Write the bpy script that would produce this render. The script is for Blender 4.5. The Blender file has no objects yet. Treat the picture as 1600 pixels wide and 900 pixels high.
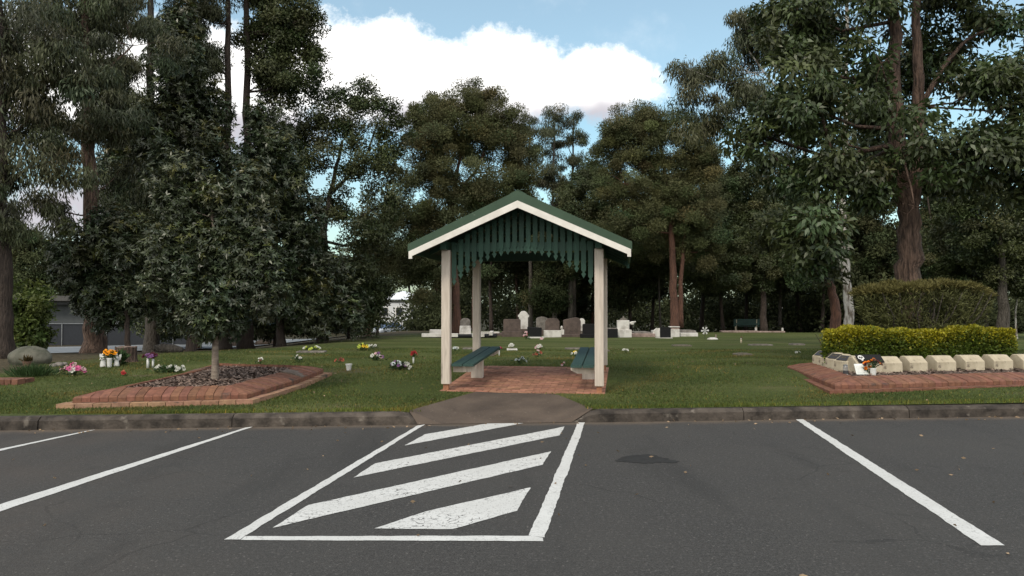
import bpy, math, random
import numpy as np
from mathutils import Vector, Matrix

S = bpy.context.scene
COL = S.collection
F = 1200.0                      # focal length in photograph pixels (1600 wide)
CAMZ = 1.55
PITCH = math.atan(28 / F)

# ------------------------------------------------------------------ camera, sky, sun, exposure
cam_d = bpy.data.cameras.new('camera')
cam = bpy.data.objects.new('camera', cam_d); COL.objects.link(cam)
cam.location = (0, 0, CAMZ)
cam.rotation_euler = (math.pi / 2 + PITCH, 0, 0)
cam_d.sensor_width = 36; cam_d.lens = 36 * F / 1600
cam_d.clip_start = 0.05; cam_d.clip_end = 6000
S.camera = cam

SUN_EL, SUN_AZ = math.radians(48), math.radians(205)     # azimuth clockwise from +Y: behind the camera, a little left
world = bpy.data.worlds.new('World'); S.world = world; world.use_nodes = True
wn, wl = world.node_tree.nodes, world.node_tree.links
for n in list(wn): wn.remove(n)

def mth(nt, op, a, b=None, c=None, clamp=False):
    n = nt.nodes.new('ShaderNodeMath'); n.operation = op; n.use_clamp = clamp
    for i, v in enumerate((a, b, c)):
        if v is None: continue
        if isinstance(v, (int, float)): n.inputs[i].default_value = v
        else: nt.links.new(v, n.inputs[i])
    return n.outputs[0]

def sstep(nt, x, lo, hi):
    n = nt.nodes.new('ShaderNodeMapRange'); n.interpolation_type = 'SMOOTHSTEP'
    nt.links.new(x, n.inputs[0]); n.inputs[1].default_value = lo; n.inputs[2].default_value = hi
    return n.outputs[0]

def build_world():
    nt = world.node_tree
    sky = wn.new('ShaderNodeTexSky'); sky.sky_type = 'NISHITA'; sky.sun_disc = False
    sky.sun_elevation = SUN_EL; sky.sun_rotation = SUN_AZ
    sky.air_density = 1.0; sky.dust_density = 1.6; sky.ozone_density = 1.0
    bg = wn.new('ShaderNodeBackground'); 
    tn = wn.new('ShaderNodeMix'); tn.data_type = 'RGBA'; tn.blend_type = 'MULTIPLY'; tn.inputs[0].default_value = 1
    wl.new(sky.outputs[0], tn.inputs[6]); tn.inputs[7].default_value = (1.0, 1.16, 1.0, 1); wl.new(tn.outputs[2], bg.inputs[0]); bg.inputs[1].default_value = 0.15
    tc = wn.new('ShaderNodeTexCoord'); sp = wn.new('ShaderNodeSeparateXYZ'); wl.new(tc.outputs['Generated'], sp.inputs[0])
    dx, dy, dz = sp.outputs
    yy = mth(nt, 'MAXIMUM', dy, 0.05)
    u = mth(nt, 'DIVIDE', dx, yy); v = mth(nt, 'DIVIDE', dz, yy)
    cv = wn.new('ShaderNodeCombineXYZ'); wl.new(u, cv.inputs[0]); wl.new(v, cv.inputs[1])
    def noise(vec, scale, detail=8, rough=.55):
        n = wn.new('ShaderNodeTexNoise'); n.inputs['Scale'].default_value = scale
        n.inputs['Detail'].default_value = detail; n.inputs['Roughness'].default_value = rough
        wl.new(vec, n.inputs['Vector']); return n.outputs[0]
    n1 = noise(cv.outputs[0], 10.0, 14, .70); n2 = noise(cv.outputs[0], 4.5, 4)
    field = None
    # cloud bank: centre and half-size of its heaps, as tangents of azimuth and elevation
    for px, py, rx, ry in [(575, 118, 165, 100), (770, 125, 170, 90), (915, 128, 135, 64), (470, 90, 120, 90), (700, 130, 260, 70),
                           (330, 150, 220, 130), (100, 120, 260, 120), (200, 330, 260, 60)]:
        a = mth(nt, 'DIVIDE', mth(nt, 'SUBTRACT', u, (px - 800) / F), rx / F)
        b = mth(nt, 'DIVIDE', mth(nt, 'SUBTRACT', v, (478 - py) / F), ry / F)
        e = mth(nt, 'SUBTRACT', 1.0, mth(nt, 'ADD', mth(nt, 'MULTIPLY', a, a), mth(nt, 'MULTIPLY', b, b)))
        field = e if field is None else mth(nt, 'SMOOTH_MAX', field, e, 0.3)
    m = mth(nt, 'ADD', field, mth(nt, 'MULTIPLY', mth(nt, 'SUBTRACT', n1, .5), 3.0))
    mask_f = sstep(nt, m, -0.12, 0.72)
    # the rest of the dome: broken cloud
    n3 = noise(tc.outputs['Generated'], 2.6, 7)
    mask_r = sstep(nt, n3, 0.34, 0.52)
    front = sstep(nt, dy, 0.15, 0.45)
    wisps = mth(nt, 'MULTIPLY', sstep(nt, noise(cv.outputs[0], 3.2, 8, .6), .52, .80), .45)
    mf = mth(nt, 'MAXIMUM', mask_f, mth(nt, 'ADD', wisps, .08))
    mix = wn.new('ShaderNodeMix'); wl.new(front, mix.inputs[0]); wl.new(mask_r, mix.inputs[2]); wl.new(mf, mix.inputs[3])
    mask = mth(nt, 'MULTIPLY', mix.outputs[0], sstep(nt, dz, -0.02, 0.03))
    # grey-lilac bases
    low = mth(nt, 'ADD', mth(nt, 'MULTIPLY', mth(nt, 'SUBTRACT', (478 - 140) / F, v), 15.0), mth(nt, 'MULTIPLY', mth(nt, 'SUBTRACT', n2, .5), 3.4))
    g = sstep(nt, low, -0.05, 0.75)
    cm = wn.new('ShaderNodeMix'); cm.data_type = 'RGBA'; wl.new(g, cm.inputs[0])
    cm.inputs[6].default_value = (1.0, 0.985, 0.96, 1); cm.inputs[7].default_value = (.43, .415, .45, 1)
    cb = wn.new('ShaderNodeBackground'); wl.new(cm.outputs[2], cb.inputs[0]); cb.inputs[1].default_value = 1.22
    ms = wn.new('ShaderNodeMixShader'); wl.new(mask, ms.inputs[0]); wl.new(bg.outputs[0], ms.inputs[1]); wl.new(cb.outputs[0], ms.inputs[2])
    out = wn.new('ShaderNodeOutputWorld'); wl.new(ms.outputs[0], out.inputs[0])
build_world()
sun_d = bpy.data.lights.new('sun', 'SUN'); sun_d.energy = 1.5; sun_d.angle = math.radians(12); sun_d.color = (1, .90, .76)
sun = bpy.data.objects.new('sun', sun_d); COL.objects.link(sun)
sd = Vector((math.sin(SUN_AZ) * math.cos(SUN_EL), math.cos(SUN_AZ) * math.cos(SUN_EL), math.sin(SUN_EL)))
sun.rotation_euler = sd.to_track_quat('Z', 'Y').to_euler(); sun.location = sd * 60
S.view_settings.view_transform = 'Standard'; S.view_settings.look = 'None'
S.view_settings.exposure = 0.34; S.view_settings.gamma = 1; S.view_settings.use_curve_mapping = False
S.cycles.max_bounces = 6; S.cycles.diffuse_bounces = 3; S.cycles.transparent_max_bounces = 8

# ------------------------------------------------------------------ measuring helpers
CP, SP_ = math.cos(PITCH), math.sin(PITCH)
def ray(px, py):
    a, b = (px - 800) / F, (450 - py) / F
    return Vector((a, CP - b * SP_, SP_ + b * CP))
def at(px, py, Y):                       # the point that far away (metres north) seen at a pixel
    d = ray(px, py); return Vector((0, 0, CAMZ)) + d * (Y / d.y)
def flat(px, py, z=0.0):
    d = ray(px, py); return Vector((0, 0, CAMZ)) + d * ((z - CAMZ) / d.z)

def sm(x): x = np.clip(x, 0, 1); return x * x * (3 - 2 * x)
_SP = [9, 10.2, 12, 12.4, 15, 17, 22, 28, 40, 48, 60, 90, 200, 400]
_ZP = [.15, .155, .175, .18, .31, .32, .27, .18, .08, -.04, -.6, -1.5, -1.7, -1.75]
def terrain(x, y):
    s = x * .1443 + y * .9895
    z = np.interp(s, _SP, _ZP)
    return z - .65 * sm((-x - 6) / 8) * sm((y - 19.5) / 9)
def ground(px, py):
    z = .15
    for _ in range(40):
        p = flat(px, py, z); z = .5 * z + .5 * float(terrain(p.x, p.y))
    return p
def on(px, Y): 
    x = (px - 800) / F * Y
    return Vector((x, Y, float(terrain(x, Y))))
def inside(P, poly):
    x, y = P[:, 0], P[:, 1]; r = np.zeros(len(P), bool); n = len(poly)
    for i in range(n):
        (x0, y0), (x1, y1) = poly[i][:2], poly[(i + 1) % n][:2]
        r ^= ((y0 > y) != (y1 > y)) & (x < (x1 - x0) * (y - y0) / (y1 - y0 + 1e-12) + x0)
    return r
def kerb_y(x): return 10.16 + .0893 * x       # street side of the kerb

# ------------------------------------------------------------------ object helpers
def tag(o, label=None, cat=None, group=None, kind=None):
    if label: o['label'] = label
    if cat: o['category'] = cat
    if group: o['group'] = group
    if kind: o['kind'] = kind
    return o
def thing(name, label, cat, loc=(0, 0, 0), rz=0.0, group=None):
    o = bpy.data.objects.new(name, None); COL.objects.link(o); o.empty_display_size = .2
    o.location = loc; o.rotation_euler = (0, 0, rz)
    return tag(o, label, cat, group)
def copy_tree(o, parent=None):
    c = o.copy(); COL.objects.link(c); c.parent = parent
    for ch in o.children: copy_tree(ch, c)
    return c

class MB:
    """collects shapes into one mesh"""
    def __init__(s): s.v = []; s.f = []; s.t = []; s.cur = 1.0; s.smooth = False
    def add(s, vs, fs, tint=None):
        n = len(s.v); t = s.cur if tint is None else tint
        s.v += [tuple(p) for p in vs]; s.t += [t] * len(vs); s.f += [tuple(i + n for i in f) for f in fs]
    def box(s, c, d, rz=0.0, tint=None, taper=1.0, M=None, bev=0.0):
        x, y, z = d[0] / 2, d[1] / 2, d[2] / 2
        if bev:
            b = bev; ring = [(-x + b, -y), (x - b, -y), (x, -y + b), (x, y - b), (x - b, y), (-x + b, y), (-x, y - b), (-x, -y + b)]
            lv = []
            for zz, k in ((-z, 1 - b / max(x, y)), (-z + b, 1), (z - b, 1), (z, 1 - b / max(x, y))):
                lv.append([(px * k * (taper if zz > 0 else 1), py * k * (taper if zz > 0 else 1), zz) for px, py in ring])
            vs = [p for l in lv for p in l]
            fs = [(k * 8 + i, k * 8 + (i + 1) % 8, k * 8 + 8 + (i + 1) % 8, k * 8 + 8 + i) for k in range(3) for i in range(8)]
            fs += [tuple(range(7, -1, -1)), tuple(range(24, 32))]
        else:
            vs = [(-x, -y, -z), (x, -y, -z), (x, y, -z), (-x, y, -z)] + [(px * taper, py * taper, z) for px, py in ((-x, -y), (x, -y), (x, y), (-x, y))]
            fs = [(3, 2, 1, 0), (4, 5, 6, 7), (0, 1, 5, 4), (1, 2, 6, 5), (2, 3, 7, 6), (3, 0, 4, 7)]
        ca, sa = math.cos(rz), math.sin(rz)
        out = []
        for p in vs:
            q = Vector((p[0] * ca - p[1] * sa, p[0] * sa + p[1] * ca, p[2]))
            if M is not None: q = M @ q
            out.append(q + Vector(c))
        s.add(out, fs, tint)
    def prism(s, poly, a, b, axis='y', tint=None):
        """poly in the plane across axis, extruded from a to b"""
        n = len(poly)
        def mk(p, h): return (p[0], h, p[1]) if axis == 'y' else ((h, p[0], p[1]) if axis == 'x' else (p[0], p[1], h))
        vs = [mk(p, a) for p in poly] + [mk(p, b) for p in poly]
        fs = [tuple(range(n - 1, -1, -1)), tuple(range(n, 2 * n))] + [(i, (i + 1) % n, n + (i + 1) % n, n + i) for i in range(n)]
        s.add(vs, fs, tint)
    def tube(s, pts, rad, n=8, tint=None, cap=True, lump=0.0, rnd=None):
        pts = [Vector(p) for p in pts]; k = len(pts); vs = []
        ref = Vector((.31, .95, .08))
        for i, p in enumerate(pts):
            d = (pts[min(i + 1, k - 1)] - pts[max(i - 1, 0)]).normalized()
            r_ = ref if abs(d.dot(ref)) < .93 else Vector((1, 0, 0))
            a = d.cross(r_).normalized(); b = d.cross(a)
            r = rad[i] if hasattr(rad, '__len__') else rad
            for j in range(n):
                th = 2 * math.pi * j / n; rr = r
                if lump: rr *= 1 + lump * math.sin(3 * th + i * .4) + lump * (rnd.random() - .5)
                vs.append(p + (a * math.cos(th) + b * math.sin(th)) * rr)
        fs = [(i * n + j, i * n + (j + 1) % n, (i + 1) * n + (j + 1) % n, (i + 1) * n + j) for i in range(k - 1) for j in range(n)]
        if cap: fs += [tuple(range(n - 1, -1, -1)), tuple(range((k - 1) * n, k * n))]
        s.add(vs, fs, tint)
    def lathe(s, prof, n=14, c=(0, 0, 0), sx=1, sy=1, tint=None):
        s_pts = [(r, z) for r, z in prof]; k = len(s_pts); vs = []
        for r, z in s_pts:
            for j in range(n):
                th = 2 * math.pi * j / n
                vs.append((c[0] + r * sx * math.cos(th), c[1] + r * sy * math.sin(th), c[2] + z))
        fs = [(i * n + j, i * n + (j + 1) % n, (i + 1) * n + (j + 1) % n, (i + 1) * n + j) for i in range(k - 1) for j in range(n)]
        fs += [tuple(range(n - 1, -1, -1)), tuple(range((k - 1) * n, k * n))]
        s.add(vs, fs, tint)
    def blob(s, c, r, rnd=None, rough=0.0, n=12, m=8, tint=None):
        vs = [(c[0], c[1], c[2] - r[2])]
        for i in range(1, m):
            ph = -math.pi / 2 + math.pi * i / m
            for j in range(n):
                th = 2 * math.pi * j / n; k = 1 + (rough * (rnd.random() - .5) if rnd else 0)
                vs.append((c[0] + r[0] * k * math.cos(ph) * math.cos(th), c[1] + r[1] * k * math.cos(ph) * math.sin(th), c[2] + r[2] * k * math.sin(ph)))
        vs.append((c[0], c[1], c[2] + r[2])); L = len(vs) - 1
        fs = [(0, 1 + (j + 1) % n, 1 + j) for j in range(n)]
        fs += [(1 + i * n + j, 1 + i * n + (j + 1) % n, 1 + (i + 1) * n + (j + 1) % n, 1 + (i + 1) * n + j) for i in range(m - 2) for j in range(n)]
        fs += [(1 + (m - 2) * n + j, 1 + (m - 2) * n + (j + 1) % n, L) for j in range(n)]
        s.add(vs, fs, tint)
    def build(s, name, mat, parent=None, smooth=False, bevel=0.0):
        me = bpy.data.meshes.new(name); me.from_pydata(s.v, [], s.f); me.update()
        if any(t != 1.0 for t in s.t):
            ca = me.color_attributes.new('tint', 'FLOAT_COLOR', 'POINT')
            arr = np.ones((len(s.v), 4), np.float32)
            for i, t in enumerate(s.t): arr[i, :3] = t
            ca.data.foreach_set('color', arr.ravel())
        else:
            ca = me.color_attributes.new('tint', 'FLOAT_COLOR', 'POINT')
            ca.data.foreach_set('color', np.ones(len(s.v) * 4, np.float32))
        me.materials.append(mat)
        if smooth: me.shade_smooth()
        o = bpy.data.objects.new(name, me); COL.objects.link(o); o.parent = parent
        if bevel:
            b = o.modifiers.new('bevel', 'BEVEL'); b.width = bevel; b.segments = 2; b.limit_method = 'ANGLE'
        return o

def arr_mesh(name, V, n_per, tint, mat, parent=None):
    """mesh of many separate n-gons from arrays: V (N*n_per,3)"""
    N = len(V) // n_per
    me = bpy.data.meshes.new(name)
    me.vertices.add(len(V)); me.vertices.foreach_set('co', np.ascontiguousarray(V, np.float32).ravel())
    me.loops.add(len(V)); me.loops.foreach_set('vertex_index', np.arange(len(V), dtype=np.int32))
    me.polygons.add(N); me.polygons.foreach_set('loop_start', np.arange(0, len(V), n_per, dtype=np.int32))
    me.update(calc_edges=True)
    ca = me.color_attributes.new('tint', 'FLOAT_COLOR', 'POINT')
    c = np.ones((len(V), 4), np.float32); c[:, :3] = np.repeat(tint, n_per, axis=0)
    ca.data.foreach_set('color', c.ravel())
    me.materials.append(mat)
    o = bpy.data.objects.new(name, me); COL.objects.link(o); o.parent = parent
    return o

# ------------------------------------------------------------------ materials
def mat(name, a, b=None, scale=6.0, rough=.8, bump=0.0, bscale=40.0, spec=.3, stretch=(1, 1, 1), detail=5, contrast=(.35, .65),
        speck=None, metallic=0.0, coord='Object', bdist=.02):
    m = bpy.data.materials.new(name); m.use_nodes = True; nt = m.node_tree; N = nt.nodes; L = nt.links
    p = N['Principled BSDF']; p.inputs['Roughness'].default_value = rough; p.inputs['Specular IOR Level'].default_value = spec
    p.inputs['Metallic'].default_value = metallic
    tc = N.new('ShaderNodeTexCoord'); mp = N.new('ShaderNodeMapping'); L.new(tc.outputs[coord], mp.inputs[0]); mp.inputs['Scale'].default_value = stretch
    nz = N.new('ShaderNodeTexNoise'); nz.inputs['Scale'].default_value = scale; nz.inputs['Detail'].default_value = detail; nz.inputs['Roughness'].default_value = .6
    L.new(mp.outputs[0], nz.inputs['Vector'])
    rp = N.new('ShaderNodeValToRGB'); L.new(nz.outputs[0], rp.inputs[0])
    b = b or tuple(c * .75 for c in a)
    rp.color_ramp.elements[0].position = contrast[0]; rp.color_ramp.elements[1].position = contrast[1]
    rp.color_ramp.elements[0].color = (*b, 1); rp.color_ramp.elements[1].color = (*a, 1)
    col = rp.outputs[0]
    if speck:                                   # (scale, lo, hi, colour)
        n2 = N.new('ShaderNodeTexNoise'); n2.inputs['Scale'].default_value = speck[0]; n2.inputs['Detail'].default_value = 4
        L.new(mp.outputs[0], n2.inputs['Vector'])
        fac = sstep(nt, n2.outputs[0], speck[1], speck[2])
        mx = N.new('ShaderNodeMix'); mx.data_type = 'RGBA'; L.new(fac, mx.inputs[0]); L.new(col, mx.inputs[6]); mx.inputs[7].default_value = (*speck[3], 1); col = mx.outputs[2]
    at_ = N.new('ShaderNodeAttribute'); at_.attribute_name = 'tint'
    mu = N.new('ShaderNodeMix'); mu.data_type = 'RGBA'; mu.blend_type = 'MULTIPLY'; mu.inputs[0].default_value = 1
    L.new(col, mu.inputs[6]); L.new(at_.outputs['Color'], mu.inputs[7]); L.new(mu.outputs[2], p.inputs['Base Color'])
    if bump:
        n3 = N.new('ShaderNodeTexNoise'); n3.inputs['Scale'].default_value = bscale; n3.inputs['Detail'].default_value = 4
        L.new(mp.outputs[0], n3.inputs['Vector'])
        bp = N.new('ShaderNodeBump'); bp.inputs['Strength'].default_value = bump; bp.inputs['Distance'].default_value = bdist
        L.new(n3.outputs[0], bp.inputs['Height']); L.new(bp.outputs[0], p.inputs['Normal'])
    return m

def leaf_mat(name, a, rough=.5, spec=.35, trans=.2):
    m = bpy.data.materials.new(name); m.use_nodes = True; nt = m.node_tree; N = nt.nodes; L = nt.links
    p = N['Principled BSDF']; p.inputs['Roughness'].default_value = rough; p.inputs['Specular IOR Level'].default_value = spec
    at_ = N.new('ShaderNodeAttribute'); at_.attribute_name = 'tint'
    mu = N.new('ShaderNodeMix'); mu.data_type = 'RGBA'; mu.blend_type = 'MULTIPLY'; mu.inputs[0].default_value = 1
    mu.inputs[6].default_value = (*a, 1); L.new(at_.outputs['Color'], mu.inputs[7]); L.new(mu.outputs[2], p.inputs['Base Color'])
    tr = N.new('ShaderNodeBsdfTranslucent'); L.new(mu.outputs[2], tr.inputs[0])
    ms = N.new('ShaderNodeMixShader'); ms.inputs[0].default_value = trans
    L.new(p.outputs[0], ms.inputs[1]); L.new(tr.outputs[0], ms.inputs[2]); L.new(ms.outputs[0], N['Material Output'].inputs[0])
    return m

def asphalt_mat():
    m = bpy.data.materials.new('asphalt'); m.use_nodes = True; nt = m.node_tree; N = nt.nodes; L = nt.links
    p = N['Principled BSDF']; p.inputs['Roughness'].default_value = .85; p.inputs['Specular IOR Level'].default_value = .25
    tc = N.new('ShaderNodeTexCoord'); o = tc.outputs['Object']; sp = N.new('ShaderNodeSeparateXYZ'); L.new(o, sp.inputs[0])
    def nz(scale, detail=4, rough=.6):
        n = N.new('ShaderNodeTexNoise'); n.inputs['Scale'].default_value = scale; n.inputs['Detail'].default_value = detail; n.inputs['Roughness'].default_value = rough
        L.new(o, n.inputs['Vector']); return n.outputs[0]
    def mixc(f, a, b):
        x = N.new('ShaderNodeMix'); x.data_type = 'RGBA'
        if isinstance(f, (int, float)): x.inputs[0].default_value = f
        else: L.new(f, x.inputs[0])
        for i, c in ((6, a), (7, b)):
            if isinstance(c, tuple): x.inputs[i].default_value = (*c, 1)
            else: L.new(c, x.inputs[i])
        return x.outputs[2]
    c = mixc(sstep(nt, nz(90, 3), .35, .68), (.030, .029, .028), (.066, .064, .062))
    c = mixc(mth(nt, 'MULTIPLY', sstep(nt, nz(34, 2, .8), .52, .68), .55), c, (.105, .102, .098))
    c = mixc(mth(nt, 'MULTIPLY', sstep(nt, nz(27, 2, .8), .54, .70), .6), c, (.022, .0215, .021))
    c = mixc(mth(nt, 'MULTIPLY', sstep(nt, nz(.55, 5), .38, .66), .4), c, (.060, .057, .053))
    c = mixc(mth(nt, 'MULTIPLY', sstep(nt, nz(1.7, 6, .7), .55, .72), .45), c, (.031, .030, .029))
    vo = N.new('ShaderNodeTexVoronoi'); vo.inputs['Scale'].default_value = 26; L.new(o, vo.inputs['Vector'])
    sepc = N.new('ShaderNodeSeparateColor'); L.new(vo.outputs['Color'], sepc.inputs[0])
    chip = mth(nt, 'MULTIPLY', mth(nt, 'LESS_THAN', vo.outputs['Distance'], .17), mth(nt, 'GREATER_THAN', sepc.outputs[0], .72))
    mpt = N.new('ShaderNodeMapping'); mpt.inputs['Scale'].default_value = (1.1, .16, 1); L.new(o, mpt.inputs[0])
    nt_ = N.new('ShaderNodeTexNoise'); nt_.inputs['Scale'].default_value = 1.3; nt_.inputs['Detail'].default_value = 6; L.new(mpt.outputs[0], nt_.inputs['Vector'])
    c = mixc(mth(nt, 'MULTIPLY', sstep(nt, nt_.outputs[0], .52, .70), .5), c, (.030, .0295, .029))
    c = mixc(mth(nt, 'MULTIPLY', sstep(nt, nz(7, 8, .75), .60, .72), .45), c, (.095, .089, .082))
    ck = N.new('ShaderNodeTexVoronoi'); ck.feature = 'DISTANCE_TO_EDGE'; ck.inputs['Scale'].default_value = .9
    wv = N.new('ShaderNodeMix'); wv.data_type = 'VECTOR'; wv.inputs[0].default_value = .22; L.new(o, wv.inputs[4])
    wz = N.new('ShaderNodeTexNoise'); wz.inputs['Scale'].default_value = 1.7; wz.inputs['Detail'].default_value = 8; L.new(o, wz.inputs['Vector']); L.new(wz.outputs['Color'], wv.inputs[5]); L.new(wv.outputs[1], ck.inputs['Vector'])
    crack = mth(nt, 'MULTIPLY', mth(nt, 'LESS_THAN', ck.outputs['Distance'], .007), sstep(nt, nz(.45, 3), .50, .60))
    c = mixc(mth(nt, 'MULTIPLY', crack, .35), c, (.016, .016, .016))
    c = mixc(mth(nt, 'MULTIPLY', chip, .5), c, (.17, .16, .15))
    # brown dust: drifts on the left, and along the gutter
    left = sstep(nt, mth(nt, 'ADD', mth(nt, 'ADD', mth(nt, 'MULTIPLY', sp.outputs[0], -.40), mth(nt, 'MULTIPLY', sp.outputs[1], -.20)), mth(nt, 'MULTIPLY', nz(.9, 4), 2.2)), .6, 2.4)
    c = mixc(mth(nt, 'MULTIPLY', left, .5), c, (.075, .060, .050))
    gut = mth(nt, 'ADD', mth(nt, 'SUBTRACT', sp.outputs[1], mth(nt, 'MULTIPLY', sp.outputs[0], .0893)), mth(nt, 'MULTIPLY', nz(2.6, 6, .7), .55))
    c = mixc(mth(nt, 'MULTIPLY', sstep(nt, gut, 10.12, 10.45), .85), c, (.115, .090, .070))
    L.new(c, p.inputs['Base Color'])
    bp = N.new('ShaderNodeBump'); bp.inputs['Strength'].default_value = .55; bp.inputs['Distance'].default_value = .012
    L.new(nz(110, 3), bp.inputs['Height']); L.new(bp.outputs[0], p.inputs['Normal'])
    return m

def paint_mat(name, wear):
    wear0 = wear
    m = bpy.data.materials.new(name); m.use_nodes = True; nt = m.node_tree; N = nt.nodes; L = nt.links
    p = N['Principled BSDF']; p.inputs['Roughness'].default_value = .6
    tc = N.new('ShaderNodeTexCoord'); o = tc.outputs['Object']
    wz = N.new('ShaderNodeTexNoise'); wz.inputs['Scale'].default_value = 9; L.new(o, wz.inputs['Vector'])
    ad = N.new('ShaderNodeMix'); ad.data_type = 'VECTOR'; ad.inputs[0].default_value = .06; L.new(o, ad.inputs[4]); L.new(wz.outputs['Color'], ad.inputs[5])
    vo = N.new('ShaderNodeTexVoronoi'); vo.feature = 'DISTANCE_TO_EDGE'; vo.inputs['Scale'].default_value = 15; L.new(ad.outputs[1], vo.inputs['Vector'])
    n1 = N.new('ShaderNodeTexNoise'); n1.inputs['Scale'].default_value = 2.4; n1.inputs['Detail'].default_value = 5; L.new(o, n1.inputs['Vector'])
    n2 = N.new('ShaderNodeTexNoise'); n2.inputs['Scale'].default_value = 60; n2.inputs['Detail'].default_value = 4; L.new(o, n2.inputs['Vector'])
    nb = N.new('ShaderNodeTexNoise'); nb.inputs['Scale'].default_value = 11; nb.inputs['Detail'].default_value = 3; L.new(o, nb.inputs['Vector'])
    wear = mth(nt, 'MULTIPLY', sstep(nt, nb.outputs[0], .42, .56), wear)
    crack = mth(nt, 'MULTIPLY', mth(nt, 'LESS_THAN', vo.outputs['Distance'], mth(nt, 'MULTIPLY', sstep(nt, n1.outputs[0], .38, .7), .055)), wear)
    pit = mth(nt, 'MULTIPLY', sstep(nt, n2.outputs[0], .57, .68), .30 + .35 * wear0)
    f = mth(nt, 'MAXIMUM', crack, pit)
    dirt = N.new('ShaderNodeMix'); dirt.data_type = 'RGBA'; L.new(n1.outputs[0], dirt.inputs[0]); dirt.inputs[6].default_value = (.44, .44, .425, 1); dirt.inputs[7].default_value = (.64, .645, .635, 1)
    mx = N.new('ShaderNodeMix'); mx.data_type = 'RGBA'; L.new(f, mx.inputs[0]); L.new(dirt.outputs[2], mx.inputs[6]); mx.inputs[7].default_value = (.10, .095, .09, 1)
    L.new(mx.outputs[2], p.inputs['Base Color']); return m

def lawn_mat():
    m = bpy.data.materials.new('turf'); m.use_nodes = True; nt = m.node_tree; N = nt.nodes; L = nt.links
    p = N['Principled BSDF']; p.inputs['Roughness'].default_value = .95; p.inputs['Specular IOR Level'].default_value = .1
    tc = N.new('ShaderNodeTexCoord'); o = tc.outputs['Object']
    def nz(scale, detail=5, rough=.6, st=None):
        n = N.new('ShaderNodeTexNoise'); n.inputs['Scale'].default_value = scale; n.inputs['Detail'].default_value = detail; n.inputs['Roughness'].default_value = rough
        if st:
            mp = N.new('ShaderNodeMapping'); mp.inputs['Scale'].default_value = st; L.new(o, mp.inputs[0]); L.new(mp.outputs[0], n.inputs['Vector'])
        else: L.new(o, n.inputs['Vector'])
        return n.outputs[0]
    def mixc(f, a, b):
        x = N.new('ShaderNodeMix'); x.data_type = 'RGBA'; L.new(f, x.inputs[0])
        for i, c in ((6, a), (7, b)):
            if isinstance(c, tuple): x.inputs[i].default_value = (*c, 1)
            else: L.new(c, x.inputs[i])
        return x.outputs[2]
    c = mixc(sstep(nt, nz(30), .3, .7), (.034, .050, .016), (.088, .108, .034))
    c = mixc(mth(nt, 'MULTIPLY', sstep(nt, nz(.5, 5, .6, (.45, 1.3, 1)), .42, .65), .6), c, (.125, .132, .052))
    c = mixc(mth(nt, 'MULTIPLY', sstep(nt, nz(.9, 6, .7, (.5, 1, 1)), .55, .70), .8), c, (.120, .092, .062))
    # bare leaf-littered soil under the big trees on the left
    sp = N.new('ShaderNodeSeparateXYZ'); L.new(o, sp.inputs[0])
    soil = sstep(nt, mth(nt, 'ADD', mth(nt, 'ADD', mth(nt, 'MULTIPLY', sp.outputs[0], -.30), mth(nt, 'MULTIPLY', sp.outputs[1], .06)), mth(nt, 'MULTIPLY', nz(.6, 5), 1.6)), 4.45, 5.0)
    c = mixc(mth(nt, 'MULTIPLY', soil, .85), c, mixc(sstep(nt, nz(14), .35, .65), (.052, .040, .030), (.11, .085, .062)))
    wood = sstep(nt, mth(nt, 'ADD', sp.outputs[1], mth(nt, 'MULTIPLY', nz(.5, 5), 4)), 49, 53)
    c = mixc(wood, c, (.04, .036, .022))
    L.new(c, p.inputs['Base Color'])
    bp = N.new('ShaderNodeBump'); bp.inputs['Strength'].default_value = .8; bp.inputs['Distance'].default_value = .04
    L.new(nz(55, 4), bp.inputs['Height']); L.new(bp.outputs[0], p.inputs['Normal'])
    return m

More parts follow.
